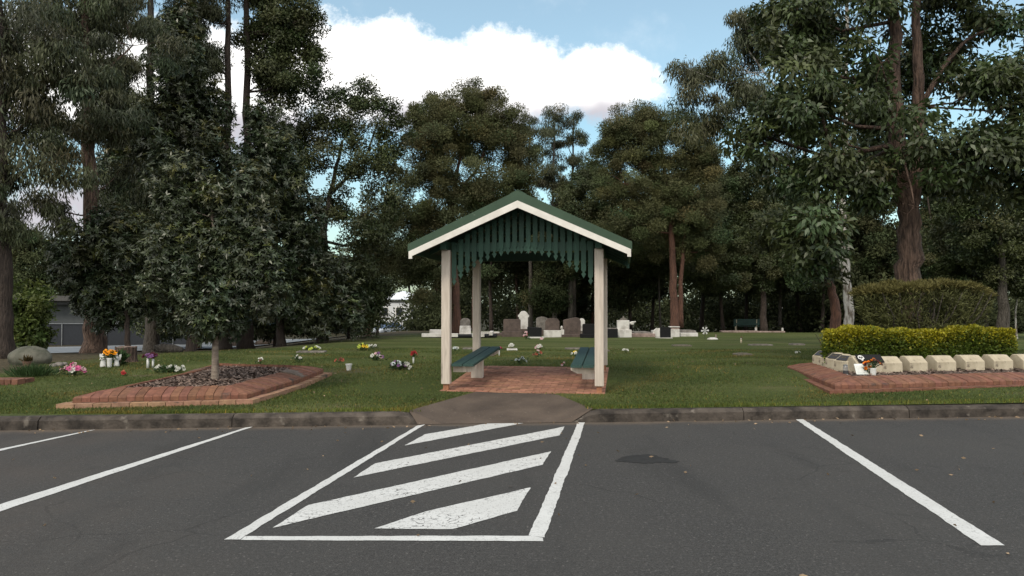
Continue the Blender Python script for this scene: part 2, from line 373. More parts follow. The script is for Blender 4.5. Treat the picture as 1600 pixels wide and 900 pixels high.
MT = dict(
    asphalt=asphalt_mat(), line=paint_mat('line_paint', .35), stripe=paint_mat('stripe_paint', 1.0), turf=lawn_mat(),
    kerb=mat('kerb_concrete', (.084, .069, .057), (.021, .017, .014), scale=4.2, bump=.6, bscale=30, contrast=(.36, .62), detail=8, speck=(6, .62, .74, (.15, .13, .11))),
    ramp=mat('ramp_concrete', (.118, .090, .070), (.058, .044, .035), scale=1.6, bump=.35, bscale=60, contrast=(.3, .72), detail=9, speck=(35, .66, .74, (.24, .2, .17))),
    paver=mat('paving_brick', (.37, .19, .125), (.24, .115, .075), scale=11, bump=.3, bscale=70, detail=7, speck=(4, .6, .78, (.12, .08, .06))),
    brick=mat('red_brick', (.215, .100, .064), (.130, .060, .040), scale=11, bump=.35, bscale=70, detail=7, speck=(5, .6, .76, (.07, .05, .04))),
    palebrick=mat('pale_brick', (.36, .215, .14), (.23, .13, .088), scale=9, bump=.35, bscale=70, speck=(6, .58, .72, (.09, .07, .055))),
    mortar=mat('mortar', (.16, .12, .095), (.08, .06, .048), scale=14, bump=.4),
    postwood=mat('weathered_painted_timber', (.58, .51, .44), (.47, .405, .345), scale=5, stretch=(7, 7, .6), bump=.25, bscale=20, rough=.75, speck=(3.2, .63, .74, (.20, .165, .135))),
    green=mat('green_paint', (.027, .072, .050), (.019, .052, .037), scale=7, rough=.55, stretch=(3, 3, 1)),
    roofgreen=mat('green_roof_sheet', (.040, .075, .045), (.030, .058, .035), scale=3, rough=.5, speck=(14, .64, .74, (.09, .12, .085))),
    white=mat('white_trim', (.74, .71, .66), (.60, .57, .52), scale=4, rough=.55),
    under=mat('roof_underside', (.03, .04, .035), rough=.8),
    seat=mat('green_seat_board', (.032, .072, .062), (.022, .050, .044), scale=5, stretch=(8, 1, 8), rough=.55, bump=.1),
    rust=mat('rusty_steel', (.40, .19, .10), (.22, .10, .06), scale=12, rough=.8),
    cream=mat('cream_concrete', (.50, .44, .33), (.34, .29, .21), scale=4, bump=.3, bscale=80, speck=(9, .6, .72, (.16, .13, .1)), detail=8),
    plaque=mat('dark_plaque', (.045, .042, .045), (.03, .028, .03), scale=30, rough=.4, spec=.5),
    bronze=mat('bronze_plaque', (.16, .14, .11), (.09, .08, .06), scale=20, rough=.5),
    mulch=mat('bark_mulch', (.12, .085, .068), (.045, .032, .027), scale=26, bump=1.0, bscale=50),
    chip=mat('bark_chip', (.19, .14, .115), (.08, .055, .045), scale=12),
    bark=mat('brown_bark', (.150, .098, .074), (.034, .022, .017), scale=6, stretch=(3.2, 3.2, .5), bump=1.0, bscale=8, contrast=(.36, .62), bdist=.10),
    greybark=mat('grey_bark', (.105, .092, .078), (.04, .034, .028), scale=6, stretch=(4, 4, .5), bump=1.0, bscale=9, bdist=.10),
    darkbark=mat('dark_bark', (.07, .052, .042), (.028, .021, .018), scale=6, stretch=(4, 4, .6), bump=.8, bscale=9, bdist=.10),
    redbark=mat('red_bark', (.15, .075, .052), (.06, .032, .025), scale=5, stretch=(4, 4, .6), bump=.8, bscale=9, bdist=.10),
    whitebark=mat('white_bark', (.46, .44, .41), (.13, .105, .085), scale=3.6, stretch=(2.6, 2.6, .7), bump=.6, bscale=9, contrast=(.42, .56), detail=7),
    youngbark=mat('smooth_grey_bark', (.26, .215, .175), (.13, .10, .08), scale=7, stretch=(1, 1, 3), bump=.4, bscale=20),
    rock=mat('mossy_rock', (.13, .125, .10), (.06, .062, .045), scale=4, bump=.8, bscale=14),
    whitestone=mat('white_marble', (.62, .60, .57), (.30, .28, .25), scale=3.2, bump=.2, contrast=(.28, .55), detail=8),
    brownstone=mat('brown_granite', (.115, .085, .072), (.06, .045, .04), scale=5, bump=.2, rough=.6),
    blackstone=mat('black_granite', (.014, .014, .015), (.009, .009, .010), scale=30, rough=.55, spec=.15),
    greystone=mat('grey_stone', (.22, .20, .18), (.09, .08, .07), scale=5, bump=.3),
    pinkstone=mat('pink_stone', (.36, .27, .24), (.19, .14, .12), scale=5, bump=.3),
    terracotta=mat('terracotta', (.20, .12, .085), (.12, .07, .05), scale=7),
    ceramic=mat('white_ceramic', (.64, .64, .62), (.52, .52, .50), scale=6, rough=.35, spec=.5),
    petal=leaf_mat('petals', (1, 1, 1), .6, .2, .25), stem=leaf_mat('stems', (.035, .065, .022), .6, .2, .2),
    steel=mat('galvanised_steel', (.30, .31, .32), (.2, .21, .22), rough=.5, metallic=.7),
    card=mat('pale_card', (.74, .76, .72), (.60, .62, .60), scale=14, rough=.7),
    jarglass=mat('candle_glass', (.42, .42, .40), (.20, .19, .18), scale=10, rough=.12, spec=.7),
    darklabel=mat('dark_label', (.05, .05, .055), rough=.5),
    roadgrey=mat('road_surface', (.17, .185, .20), (.13, .14, .15), scale=2),
    houseblue=mat('blue_grey_wall', (.075, .083, .088), (.06, .067, .071), scale=2),
    housedark=mat('dark_fascia', (.055, .058, .062), rough=.6), rooftin=mat('grey_roof', (.085, .082, .078), (.06, .058, .056), scale=2, rough=.5),
    shadecloth=mat('dark_fence_mesh', (.030, .034, .042), (.022, .025, .031), scale=20),
    housewhite=mat('white_weatherboard', (.70, .71, .72), (.58, .59, .60), scale=1.5, stretch=(.3, .3, 9)),
    whiteroof=mat('white_roof', (.72, .75, .80), (.60, .63, .68), scale=3, rough=.45),
    glass=mat('dark_glass', (.03, .035, .045), rough=.1, spec=.7), carpaint=mat('pale_car_paint', (.52, .55, .60), rough=.25, spec=.6),
    bluecar=mat('windscreen', (.09, .13, .22), rough=.1, spec=.7), tyre=mat('rubber', (.02, .02, .02), rough=.9),
    lamp=mat('headlamp', (.75, .75, .72), rough=.15, spec=.7), soil=mat('soil', (.06, .045, .035), rough=.95),
    litter=leaf_mat('dry_leaf', (.20, .15, .10), .8, .1, .1), grass=leaf_mat('grass_blades', (.084, .110, .032), .7, .15, .3),
    L_lilly=leaf_mat('lilly_pilly_leaf', (.046, .060, .029), .38, .5, .10), L_gum=leaf_mat('gum_leaf', (.062, .070, .033), .5, .35, .2),
    L_broad=leaf_mat('broad_leaf', (.055, .075, .027), .42, .42, .18), L_dark=leaf_mat('dark_leaf', (.060, .074, .030), .5, .28, .2),
    L_olive=leaf_mat('olive_leaf', (.098, .104, .046), .6, .2, .2), L_hedge=leaf_mat('hedge_leaf', (.115, .145, .022), .5, .3, .28),
    L_bright=leaf_mat('bright_leaf', (.075, .105, .026), .5, .3, .25), L_far=leaf_mat('far_leaf', (.056, .066, .031), .7, .1, .2),
)

# ------------------------------------------------------------------ the ground
def sheet(name, polys, m, parent=None):
    mb = MB()
    for p in polys: mb.add(p, [tuple(range(len(p)))])
    return mb.build(name, m, parent)

tag(sheet('ground', [[(-3000, -3000, -2.2), (3000, -3000, -2.2), (3000, 3000, -2.2), (-3000, 3000, -2.2)]], MT['soil']), kind='structure')
park = sheet('car_park', [[(-120, -60, 0), (120, -60, 0), (120, kerb_y(120) + .05, 0), (-120, kerb_y(-120) + .05, 0)]], MT['asphalt'])
tag(park, kind='structure')
def grid_lawn():
    xs = np.concatenate([np.linspace(-170, -45, 30), np.arange(-44, -3, .45), np.arange(-2.9, 2.9, .1), np.arange(3, 44, .45), np.linspace(45, 170, 30)])
    ts = np.concatenate([np.arange(0, 2.6, .1), np.arange(2.7, 22, .35), np.arange(22.3, 70, .8), np.linspace(71, 320, 36)])
    X, T = np.meshgrid(xs, ts); Y = kerb_y(X) + .14 + T
    Z = terrain(X, Y)
    rs = np.random.default_rng(4)
    Z = Z + (.012 * np.sin(X * 1.7 + Y * .6) * np.sin(Y * 1.3 - X * .4)) * sm(T / 1.5)
    ra, rb = flat(655, 661), flat(893, 660)
    hole = [(ra.x - .14, kerb_y(ra.x) + .16), (rb.x + .30, kerb_y(rb.x) + .16), tuple(flat(872, 617, .186).xy), tuple(flat(744, 612, .186).xy)]
    (ax, ay), (bx, by), (cx, cy), (dx, dy) = hole[0], hole[3], hole[1], hole[2]
    dl = ((X - ax) * (by - ay) - (Y - ay) * (bx - ax)) / math.hypot(bx - ax, by - ay)
    dr = -((X - cx) * (dy - cy) - (Y - cy) * (dx - cx)) / math.hypot(dx - cx, dy - cy)
    din = np.minimum(dl, dr); Z = np.where((din > 0) & (Y < 12.5), Z - np.minimum(.02 + .75 * din, .26), Z)
    nx = len(xs); V = np.stack([X, Y, Z], -1).reshape(-1, 3)
    i = np.arange(len(ts) - 1)[:, None] * nx + np.arange(nx - 1)[None, :]; i = i.ravel()
    fs = np.stack([i, i + 1, i + 1 + nx, i + nx], 1)
    me = bpy.data.meshes.new('lawn'); me.from_pydata(V.tolist(), [], fs.tolist()); me.update(); me.shade_smooth()
    me.materials.append(MT['turf'])
    ca = me.color_attributes.new('tint', 'FLOAT_COLOR', 'POINT'); ca.data.foreach_set('color', np.ones(len(V) * 4, np.float32))
    o = bpy.data.objects.new('lawn', me); COL.objects.link(o); return o
tag(grid_lawn(), kind='structure')

RA, RB = flat(655, 661), flat(893, 660)             # ends of the kerb opening
def kerb(x0, x1, drop0, drop1, name):
    mb = MB(); rr = random.Random(int(x0 * 10)); segs = []
    a = x0 if drop0 else x1; step = 2.35 if drop0 else -2.35
    while (a < x1 if drop0 else a > x0):
        b = a + step; b = min(b, x1) if drop0 else max(b, x0); segs.append((min(a, b) + .006, max(a, b) - .006)); a = b
    for sa, sb in segs:
        n = max(2, int((sb - sa) / .12)); rings = []; tt = rr.uniform(.82, 1.15); lean = rr.uniform(-.006, .006)
        for i in range(n + 1):
            x = sa + (sb - sa) * i / n; y = kerb_y(x) + lean
            h = .155
            if drop0: h = min(h, .02 + .135 * float(sm((x - x0) / .34)))
            if drop1: h = min(h, .02 + .135 * float(sm((x1 - x) / .17)))
            j = rr.uniform(-.005, .005); c = rr.uniform(0, .012) + (.012 if i in (0, n) else 0)
            rings.append([(x, y + j, -.05), (x, y + .012 + j, h * .72), (x, y + .030 + j + c, h - .022), (x, y + .060 + j + c, h + j * .4), (x, y + .17 + j, h + .004), (x, y + .175, -.05)])
        vs = [p for r in rings for p in r]
        fs = [(i * 6 + k, i * 6 + k + 1, i * 6 + 7 + k, i * 6 + 6 + k) for i in range(n) for k in range(5)]
        mb.add(vs, [tuple(reversed(f)) for f in fs] + [tuple(range(6)), tuple(range(n * 6 + 5, n * 6 - 1, -1))], (tt, tt, tt))
    return tag(mb.build(name, MT['kerb']), kind='structure')
kerb(-60, RA.x, False, True, 'kerb'); kerb(RB.x, 60, True, False, 'kerb')

def marking(name, pts, m, z=.004):
    P = [flat(px, py, z) for px, py in pts]; rr = random.Random(int(pts[0][0])); out = []
    for i, a in enumerate(P):
        b = P[(i + 1) % len(P)]; L = (b - a).length; n = max(1, int(L / .05)); d = (b - a).normalized(); nn = Vector((-d.y, d.x, 0)); w = 0
        for j in range(n):
            w = .6 * w + rr.uniform(-.0045, .0045); out.append(a.lerp(b, j / n) + (nn * w if j else Vector()))
    return sheet(name, [out], m, park)
for p in [[(652, 665), (664, 663), (383, 837), (375, 843), (350, 843)],
          [(376, 843.5), (383, 837.5), (830, 837), (848, 840), (849, 845.5)],
          [(903, 660), (914, 660), (851, 839.5), (826, 836.5)],
          [(1243, 655), (1255, 655), (1570, 852), (1533, 852)],
          [(384, 668), (397, 666), (-137, 845), (-183, 845)], [(139, 672.5), (150, 671), (-600, 838), (-660, 838)],
          ]: marking('parking_line', p, MT['line'])
for p in [[(632, 696), (664, 678.5), (765, 661), (818, 661)], [(552, 746), (586, 724), (882, 666.5), (875, 680)],
          [(426, 824.5), (482, 789), (861, 705), (848, 726)], [(585, 825.5), (665, 799), (829, 761.5), (808, 798), (707, 826.5)]]:
    marking('hatch_stripe', p, MT['stripe'])
def oil():
    mb = MB(); rr = random.Random(3); pts = []
    for i in range(40):
        a = 2 * math.pi * i / 40; k = .85 + .22 * math.sin(3 * a + 1) + .18 * rr.uniform(-1, 1)
        pts.append(flat(1020 + 40 * k * math.cos(a) + (-22 if math.cos(a) < -.6 else 0), 718 + 7.0 * k * math.sin(a) - 2 * math.cos(a) * -1, .003))
    mb.add(pts, [tuple(range(39, -1, -1))]); return mb.build('oil_stain', mat('oil', (.030, .0295, .029), (.022, .022, .022), scale=12, rough=.8, spec=.2), park)
oil()

# concrete ramp through the kerb
def ramp():
    mb = MB(); n = 10
    T0, T1 = Vector((*flat(744, 612, .186).xy, .186)), Vector((*flat(872, 617, .186).xy, .186))
    B0, B1 = Vector((RA.x + .30, kerb_y(RA.x + .3) + .006, .006)), Vector((RB.x - .2, kerb_y(RB.x - .2) + .006, .006))
    W0, W1 = Vector((RA.x - .14, kerb_y(RA.x) + .16, .166)), Vector((RB.x + .30, kerb_y(RB.x) + .16, .168))
    K0, K1 = Vector((RA.x, kerb_y(RA.x) + .006, .006)), Vector((RB.x, kerb_y(RB.x) + .006, .006))
    rows = []
    for i in range(n + 1):
        t = i / n; a, b = B0.lerp(T0, t), B1.lerp(T1, t); row = []
        for j in range(13):
            p = a.lerp(b, j / 12); p.z += .012 * math.sin(math.pi * t); row.append(p)
        rows.append(row)
    vs = [p for r in rows for p in r]
    mb.add(vs, [(i * 13 + j, i * 13 + j + 1, i * 13 + 14 + j, i * 13 + 13 + j) for i in range(n) for j in range(12)])
    L = [rows[i][0] for i in range(n + 1)]; R = [rows[i][12] for i in range(n + 1)]
    mb.add(L + [W0, K0], [(n + 1, i, i + 1) for i in range(n)][0:n] + [(n + 2, 0, n + 1)])
    mb.add(R + [W1, K1], [(n + 1, i + 1, i) for i in range(n)] + [(n + 2, n + 1, 0)])
    return tag(mb.build('ramp', MT['ramp'], smooth=False), kind='structure')
ramp()

# ------------------------------------------------------------------ the shelter
YAW = -math.radians(8.3)
FL = Vector((-1.066, 12.5, 0)); SW, SD = 2.47, 2.6
def zs(y): return .185 + .052 * y
def shelter():
    R = thing('shelter', 'open timber gable shelter with green roof, white trim and four pale posts over brick paving', 'shelter', FL, YAW)
    APX, APZ, SL, HS = SW / 2, 3.33, .465, 1.735
    Y0, Y1 = -.47, SD + .47
    rz = lambda x: APZ - SL * abs(x - APX)
    for (x, y) in ((0, 0), (SW, 0), (0, SD), (SW, SD)):
        mb = MB(); b = zs(y)
        mb.box((x, y, (b + .10 + rz(x) - .30) / 2), (.142, .142, rz(x) - .30 - b - .10), bev=.008)
        p = mb.build('post', MT['postwood'], R)
        mb = MB(); mb.box((x, y, b + .04), (.085, .085, .18)); mb.build('post_foot', MT['rust'], p)
    # corrugated sheets
    for sgn in (-1, 1):
        mb = MB(); n = 150; vs = []
        for i in range(n + 1):
            y = Y0 + (Y1 - Y0) * i / n; w = .010 * math.cos(2 * math.pi * y / .076)
            vs += [(APX, y, APZ + w - .02), (APX + sgn * HS, y, APZ - SL * HS + w - .02)]
        fs = [(2 * i, 2 * i + 1, 2 * i + 3, 2 * i + 2) for i in range(n)]
        mb.add(vs, fs); o = mb.build('roof_sheet', MT['roofgreen'], R, smooth=True)
        sd_ = o.modifiers.new('thickness', 'SOLIDIFY'); sd_.thickness = .006
        # lining under the sheets
        mb = MB(); x1 = APX + sgn * (HS - .06)
        mb.prism([(APX, APZ - .06), (x1, rz(x1) - .06), (x1, rz(x1) - .085), (APX, APZ - .085)], Y0 + .03, Y1 - .03)
        mb.build('roof_lining', MT['under'], R)
        for yy, th in ((Y0, -1), (Y1, 1)):
            mb = MB(); xe = APX + sgn * (HS + .012)
            mb.prism([(APX, APZ + .005), (xe, rz(xe) + .005), (xe, rz(xe) - .115), (APX, APZ - .150)], yy, yy + th * .022)
            mb.build('barge_capping', MT['roofgreen'], R)
            mb = MB(); xe = APX + sgn * (HS - .004)
            mb.prism([(APX, APZ - .1502), (xe, rz(xe) - .117), (xe, rz(xe) - .232), (xe - sgn * .055, rz(xe) - .232), (xe - sgn * .055, rz(xe - sgn * .055) - .215), (APX, APZ - .262)], yy + th * .001, yy + th * .030)
            mb.build('barge_board', MT['white' if th < 0 else 'green'], R)
        mb = MB()
        for yy in np.linspace(Y0 + .12, Y1 - .12, 5):
            x1 = APX + sgn * (HS - .10)
            mb.prism([(APX + sgn * .02, APZ - .087), (x1, rz(x1) - .087), (x1, rz(x1) - .16), (APX + sgn * .02, APZ - .19)], yy - .022, yy + .022)
        mb.build('rafters', MT['green'], R)
        mb = MB(); xe = APX + sgn * (HS - .02); mb.box((xe, (Y0 + Y1) / 2, rz(xe) - .10), (.025, Y1 - Y0 - .08, .12)); mb.build('eave_fascia', MT['green'], R)
        mb = MB(); px = 0 if sgn < 0 else SW
        mb.box((px, SD / 2, rz(px) - .235), (.10, SD + .5, .13)); mb.build('top_plate', MT['green'], R)
    mb = MB(); mb.prism([(APX - .13, APZ - .055), (APX, APZ + .014), (APX + .13, APZ - .055), (APX + .13, APZ - .045), (APX, APZ + .026), (APX - .13, APZ - .045)], Y0, Y1); mb.build('ridge_capping', MT['roofgreen'], R)
    # scalloped valance boards hung on a cross beam, front
    for yv, nm in ((.0, 'valance'),):
        mb = MB(); nb = 21; pit = (SW - .155) / nb
        for i in range(nb):
            x = .0775 + pit * (i + .5); w = pit * .68 / 2; t = abs(x - APX) / (APX - .08)
            zt = min(2.385 - .555 * t ** 2.2, rz(x) - .4); top = rz(x) - .30 + (0.10 if abs(x - APX) < .9 else .06)
            a = .055
            poly = [(x - w, top), (x + w, top), (x + w, zt + .125), (x + w * .45, zt + .105), (x + w * .45, zt + .088), (x + w, zt + .068), (x, zt), (x - w, zt + .068), (x - w * .45, zt + .088), (x - w * .45, zt + .105), (x - w, zt + .125)]
            mb.prism([(p[0], p[1]) for p in reversed(poly)], yv - .035, yv - .014, tint=.85 + .3 * ((i * 37) % 10) / 10)
        mb.build(nm, MT['green'], R)
        mb = MB(); mb.box((APX, yv + .012, 2.50), (SW - .16, .05, .14)); mb.build('cross_beam', MT['green'], R)
    mb = MB(); mb.box((APX, SD, 2.50), (SW - .16, .06, .16)); mb.build('cross_beam', MT['green'], R)
    return R
shelter()
def to_world(x, y, z=0):
    c, s = math.cos(YAW), math.sin(YAW); return Vector((FL.x + x * c - y * s, FL.y + x * s + y * c, z))
# brick paving: a bed and individual pavers
def paving():
    mb = MB(); mb.add([(-.09, -.16, zs(-.16) - .004), (SW + .09, -.16, zs(-.16) - .004), (SW + .09, 2.95, zs(2.95) - .004), (-.09, 2.95, zs(2.95) - .004),
                       (-.09, -.16, 0), (SW + .09, -.16, 0), (SW + .09, 2.95, .1), (-.09, 2.95, .1)], [(0, 1, 2, 3), (0, 4, 5, 1), (1, 5, 6, 2), (2, 6, 7, 3), (3, 7, 4, 0)])
    base = mb.build('paving', MT['mortar']); base.location = FL; base.rotation_euler = (0, 0, YAW); tag(base, kind='structure')
    mb = MB(); rr = random.Random(9); y = -.14
    row = 0
    while y < 2.9:
        x = -.09 + (0 if row % 2 else -.115)
        while x < SW + .07:
            x0, x1 = max(x, -.09), min(x + .226, SW + .09)
            if x1 - x0 > .03:
                z0, z1 = zs(y) + rr.uniform(-.002, .003), zs(y + .108) + rr.uniform(-.002, .003); t = rr.uniform(.75, 1.25); b = .004
                mb.add([(x0, y, z0 - .02), (x1, y, z0 - .02), (x1, y + .108, z1 - .02), (x0, y + .108, z1 - .02), (x0 + b, y + b, z0 + .006), (x1 - b, y + b, z0 + .006), (x1 - b, y + .108 - b, z1 + .006), (x0 + b, y + .108 - b, z1 + .006)],
                       [(4, 5, 6, 7), (0, 1, 5, 4), (1, 2, 6, 5), (2, 3, 7, 6), (3, 0, 4, 7)], (t, t * rr.uniform(.92, 1.04), t * .97))
            x += .231
        y += .1125; row += 1
    mb.build('pavers', MT['paver'], base)
paving()

def shelter_bench(right):
    lab = ('green plank bench inside the shelter along its right posts' if right else 'green plank bench inside the shelter along its left posts')
    R = thing('shelter_bench', lab, 'bench', to_world(SW if right else 0, 0, 0), YAW, 'benches inside the shelter')
    sg = -1 if right else 1
    for k in range(2):
        mb = MB(); x = sg * (.175 + .19 * k)
        ya, yb = -.03, 2.68
        za, zb = zs(ya) + .43, zs(yb) + .43
        vs = []
        for y, z in ((ya, za), (yb, zb)):
            vs += [(x - .088, y, z - .042), (x + .088, y, z - .042), (x + .088, y, z - .006), (x + .080, y, z), (x - .080, y, z), (x - .088, y, z - .006)]
        mb.add(vs, [(5, 4, 3, 2, 1, 0), (6, 7, 8, 9, 10, 11)] + [(i, (i + 1) % 6, 6 + (i + 1) % 6, 6 + i) for i in range(6)])
        mb.build('seat', MT['seat'], R)
    for y in (.16, 2.45):
        mb = MB(); z = zs(y) + .43 - .045 - .055; mb.prism([(sg * .085, z + .053), (sg * .46, z + .053), (sg * .46, z), (sg * .36, z - .055), (sg * .085, z - .055)], y - .04, y + .04); mb.build('bearer', MT['postwood'], R)
    for y in (1.42,):
        mb = MB(); z = zs(y); mb.box((sg * .24, y, z + .17), (.21, .14, .40), bev=.008); mb.build('leg', MT['postwood'], R)
    return R
shelter_bench(False); shelter_bench(True)

# ------------------------------------------------------------------ brick garden beds
def mitred_ring(pts, prof, pitch, gap, rr, zfun, mb):
    """bricks laid side by side round a polygon (counter-clockwise); prof is (inset, height) points"""
    n = len(pts)
    for e in range(n):
        P, Q = Vector(pts[e]), Vector(pts[(e + 1) % n]); O, Nx = Vector(pts[e - 1]), Vector(pts[(e + 2) % n])
        d = (Q - P).normalized(); L = (Q - P).length; inn = Vector((-d.y, d.x))
        def cot_half(a, b):
            ang = math.acos(max(-1, min(1, a.dot(b)))); return 1 / math.tan(ang / 2)
        ca = cot_half((O - P).normalized(), d); cb = cot_half(-d, (Nx - Q).normalized())
        dmin = min(p[0] for p in prof); a0, a1 = dmin * ca, L - dmin * cb
        k = max(1, round((a1 - a0) / pitch)); st = (a1 - a0) / k
        for i in range(k):
            t0, t1 = a0 + i * st + gap / 2, a0 + (i + 1) * st - gap / 2
            jz, jt = rr.uniform(-.005, .005), rr.uniform(.86, 1.13); m = P + d * (t0 + t1) / 2; zb = zfun(m.x, m.y) + jz
            ring = []
            for t in (t0, t1):
                for ins, h in prof:
                    tt = min(max(t, ins * ca), L - ins * cb); q = P + d * tt + inn * ins
                    ring.append((q.x, q.y, zb + h))
            r = len(prof)
            mb.add(ring, [tuple(range(r - 1, -1, -1)), tuple(range(r, 2 * r))] + [(j, (j + 1) % r, r + (j + 1) % r, r + j) for j in range(r)],
                   (jt, jt * rr.uniform(.92, 1.06), jt * rr.uniform(.92, 1.06)))
def inset(pts, d):
    n = len(pts); out = []
    for i in range(n):
        P = Vector(pts[i]); a = (P - Vector(pts[i - 1])).normalized(); b = (Vector(pts[(i + 1) % n]) - P).normalized()
        na, nb = Vector((-a.y, a.x)), Vector((-b.y, b.x)); m = (na + nb).normalized(); out.append(tuple(P + m * d / m.dot(na)))
    return out
BED_L = [(-6.05, 10.6), (-3.78, 11.0), (-3.50, 14.3), (-5.85, 14.9)]
BED_R = [(5.05, 12.05), (11.6, 13.25), (11.2, 18.6), (5.47, 15.3)]
tz0 = lambda x, y: float(terrain(x, y))
tzr = lambda x, y: .172 + .3 * (float(terrain(x, y)) - .175)
def brick_bed(pts, label, seed, rise, rimw):
    R = thing('brick_garden_bed', label, 'garden bed'); tz = tzr if seed == 2 else tz0
    rr = random.Random(seed)
    mb = MB(); mitred_ring(pts, [(-.13, -.06), (-.13, .062), (.06, .062), (.06, -.06)], .235, .010, rr, tz, mb); mb.build('footing', MT['palebrick'] if seed == 1 else MT['brick'], R)
    mb = MB(); mitred_ring(pts, [(.0, .065), (.0, .125), (.02, .145), (rimw * .5, .195), (rimw, rise), (rimw, .065)], .118, .007, rr, tz, mb); mb.build('brick_rim', MT['brick'], R)
    # mortar core a little inside the bricks
    mb = MB(); mitred_ring(pts, [(.006, -.05), (.008, .117), (rimw * .5, .183), (rimw - .006, rise - .012), (rimw - .006, -.05)], 1.2, 0, random.Random(0), tz, mb); mb.build('mortar_core', MT['mortar'], R)
    inn = inset(pts, rimw - .02); zi = rise - .05
    P = [Vector(p) for p in inn]; vs = []; n = 24
    for i in range(n + 1):
        for j in range(n + 1):
            a = P[0].lerp(P[1], i / n); b = P[3].lerp(P[2], i / n); q = a.lerp(b, j / n)
            vs.append((q.x, q.y, tz(q.x, q.y) + zi + rr.uniform(-.012, .02) + .05 * math.sin(math.pi * i / n) * math.sin(math.pi * j / n)))
    mb = MB(); mb.add(vs, [(i * (n + 1) + j, (i + 1) * (n + 1) + j, (i + 1) * (n + 1) + j + 1, i * (n + 1) + j + 1) for i in range(n) for j in range(n)]); mb.build('mulch', MT['mulch'], R)
    # loose chips of bark
    rs = np.random.default_rng(seed); N = 9000 if seed == 1 else 5000
    a = rs.random((N, 2)); q = [((np.array(P[0]) * (1 - a[:, :1]) + np.array(P[1]) * a[:, :1]) * (1 - a[:, 1:]) + (np.array(P[3]) * (1 - a[:, :1]) + np.array(P[2]) * a[:, :1]) * a[:, 1:])][0]
    z = np.array([tz(*p) for p in q]) + zi + .05 * np.sin(np.pi * a[:, 0]) * np.sin(np.pi * a[:, 1]) + rs.uniform(.0, .028, N)
    C = np.column_stack([q, z]); th = rs.uniform(0, 2 * np.pi, N); tl = rs.uniform(-.5, .5, (N, 2))
    u = np.column_stack([np.cos(th), np.sin(th), tl[:, 0]]) * rs.uniform(.02, .05, N)[:, None]; w = np.column_stack([-np.sin(th), np.cos(th), tl[:, 1]]) * rs.uniform(.006, .014, N)[:, None]
    V = np.stack([C - u - w, C + u - w, C + u + w, C - u + w], 1).reshape(-1, 3)
    t = rs.uniform(.35, 1.75, (N, 1)) * np.array([1, 1, 1]); ch = arr_mesh('bark_chips', V, 4, t, MT['chip'], R); ch['kind'] = 'stuff'
    return R
brick_bed(BED_L, 'brick edged mulch bed with one small tree, left of the shelter', 1, .225, .40)
brick_bed(BED_R, 'brick edged bed with yellow hedge and memorial blocks, at right', 2, .225, .42)

# ------------------------------------------------------------------ foliage
def leaf_array(C, D, ln, wd, rs, fold=.18, bend=.12, facing=None):
    N = len(C); D = D / np.linalg.norm(D, axis=1, keepdims=True)
    r = rs.normal(size=(N, 3)) * (.45 if facing is not None else 1)
    if facing is not None: r = r + facing
    s = np.cross(D, r); s /= np.linalg.norm(s, axis=1, keepdims=True) + 1e-9; nrm = np.cross(s, D)
    l = ln * rs.uniform(.7, 1.25, N)[:, None]; w = wd * rs.uniform(.75, 1.2, N)[:, None]
    m = C + D * l * .45 + nrm * w * fold
    tip = C + D * l - nrm * l * bend
    return np.stack([C, m + s * w * .5, tip, m - s * w * .5], 1).reshape(-1, 3)

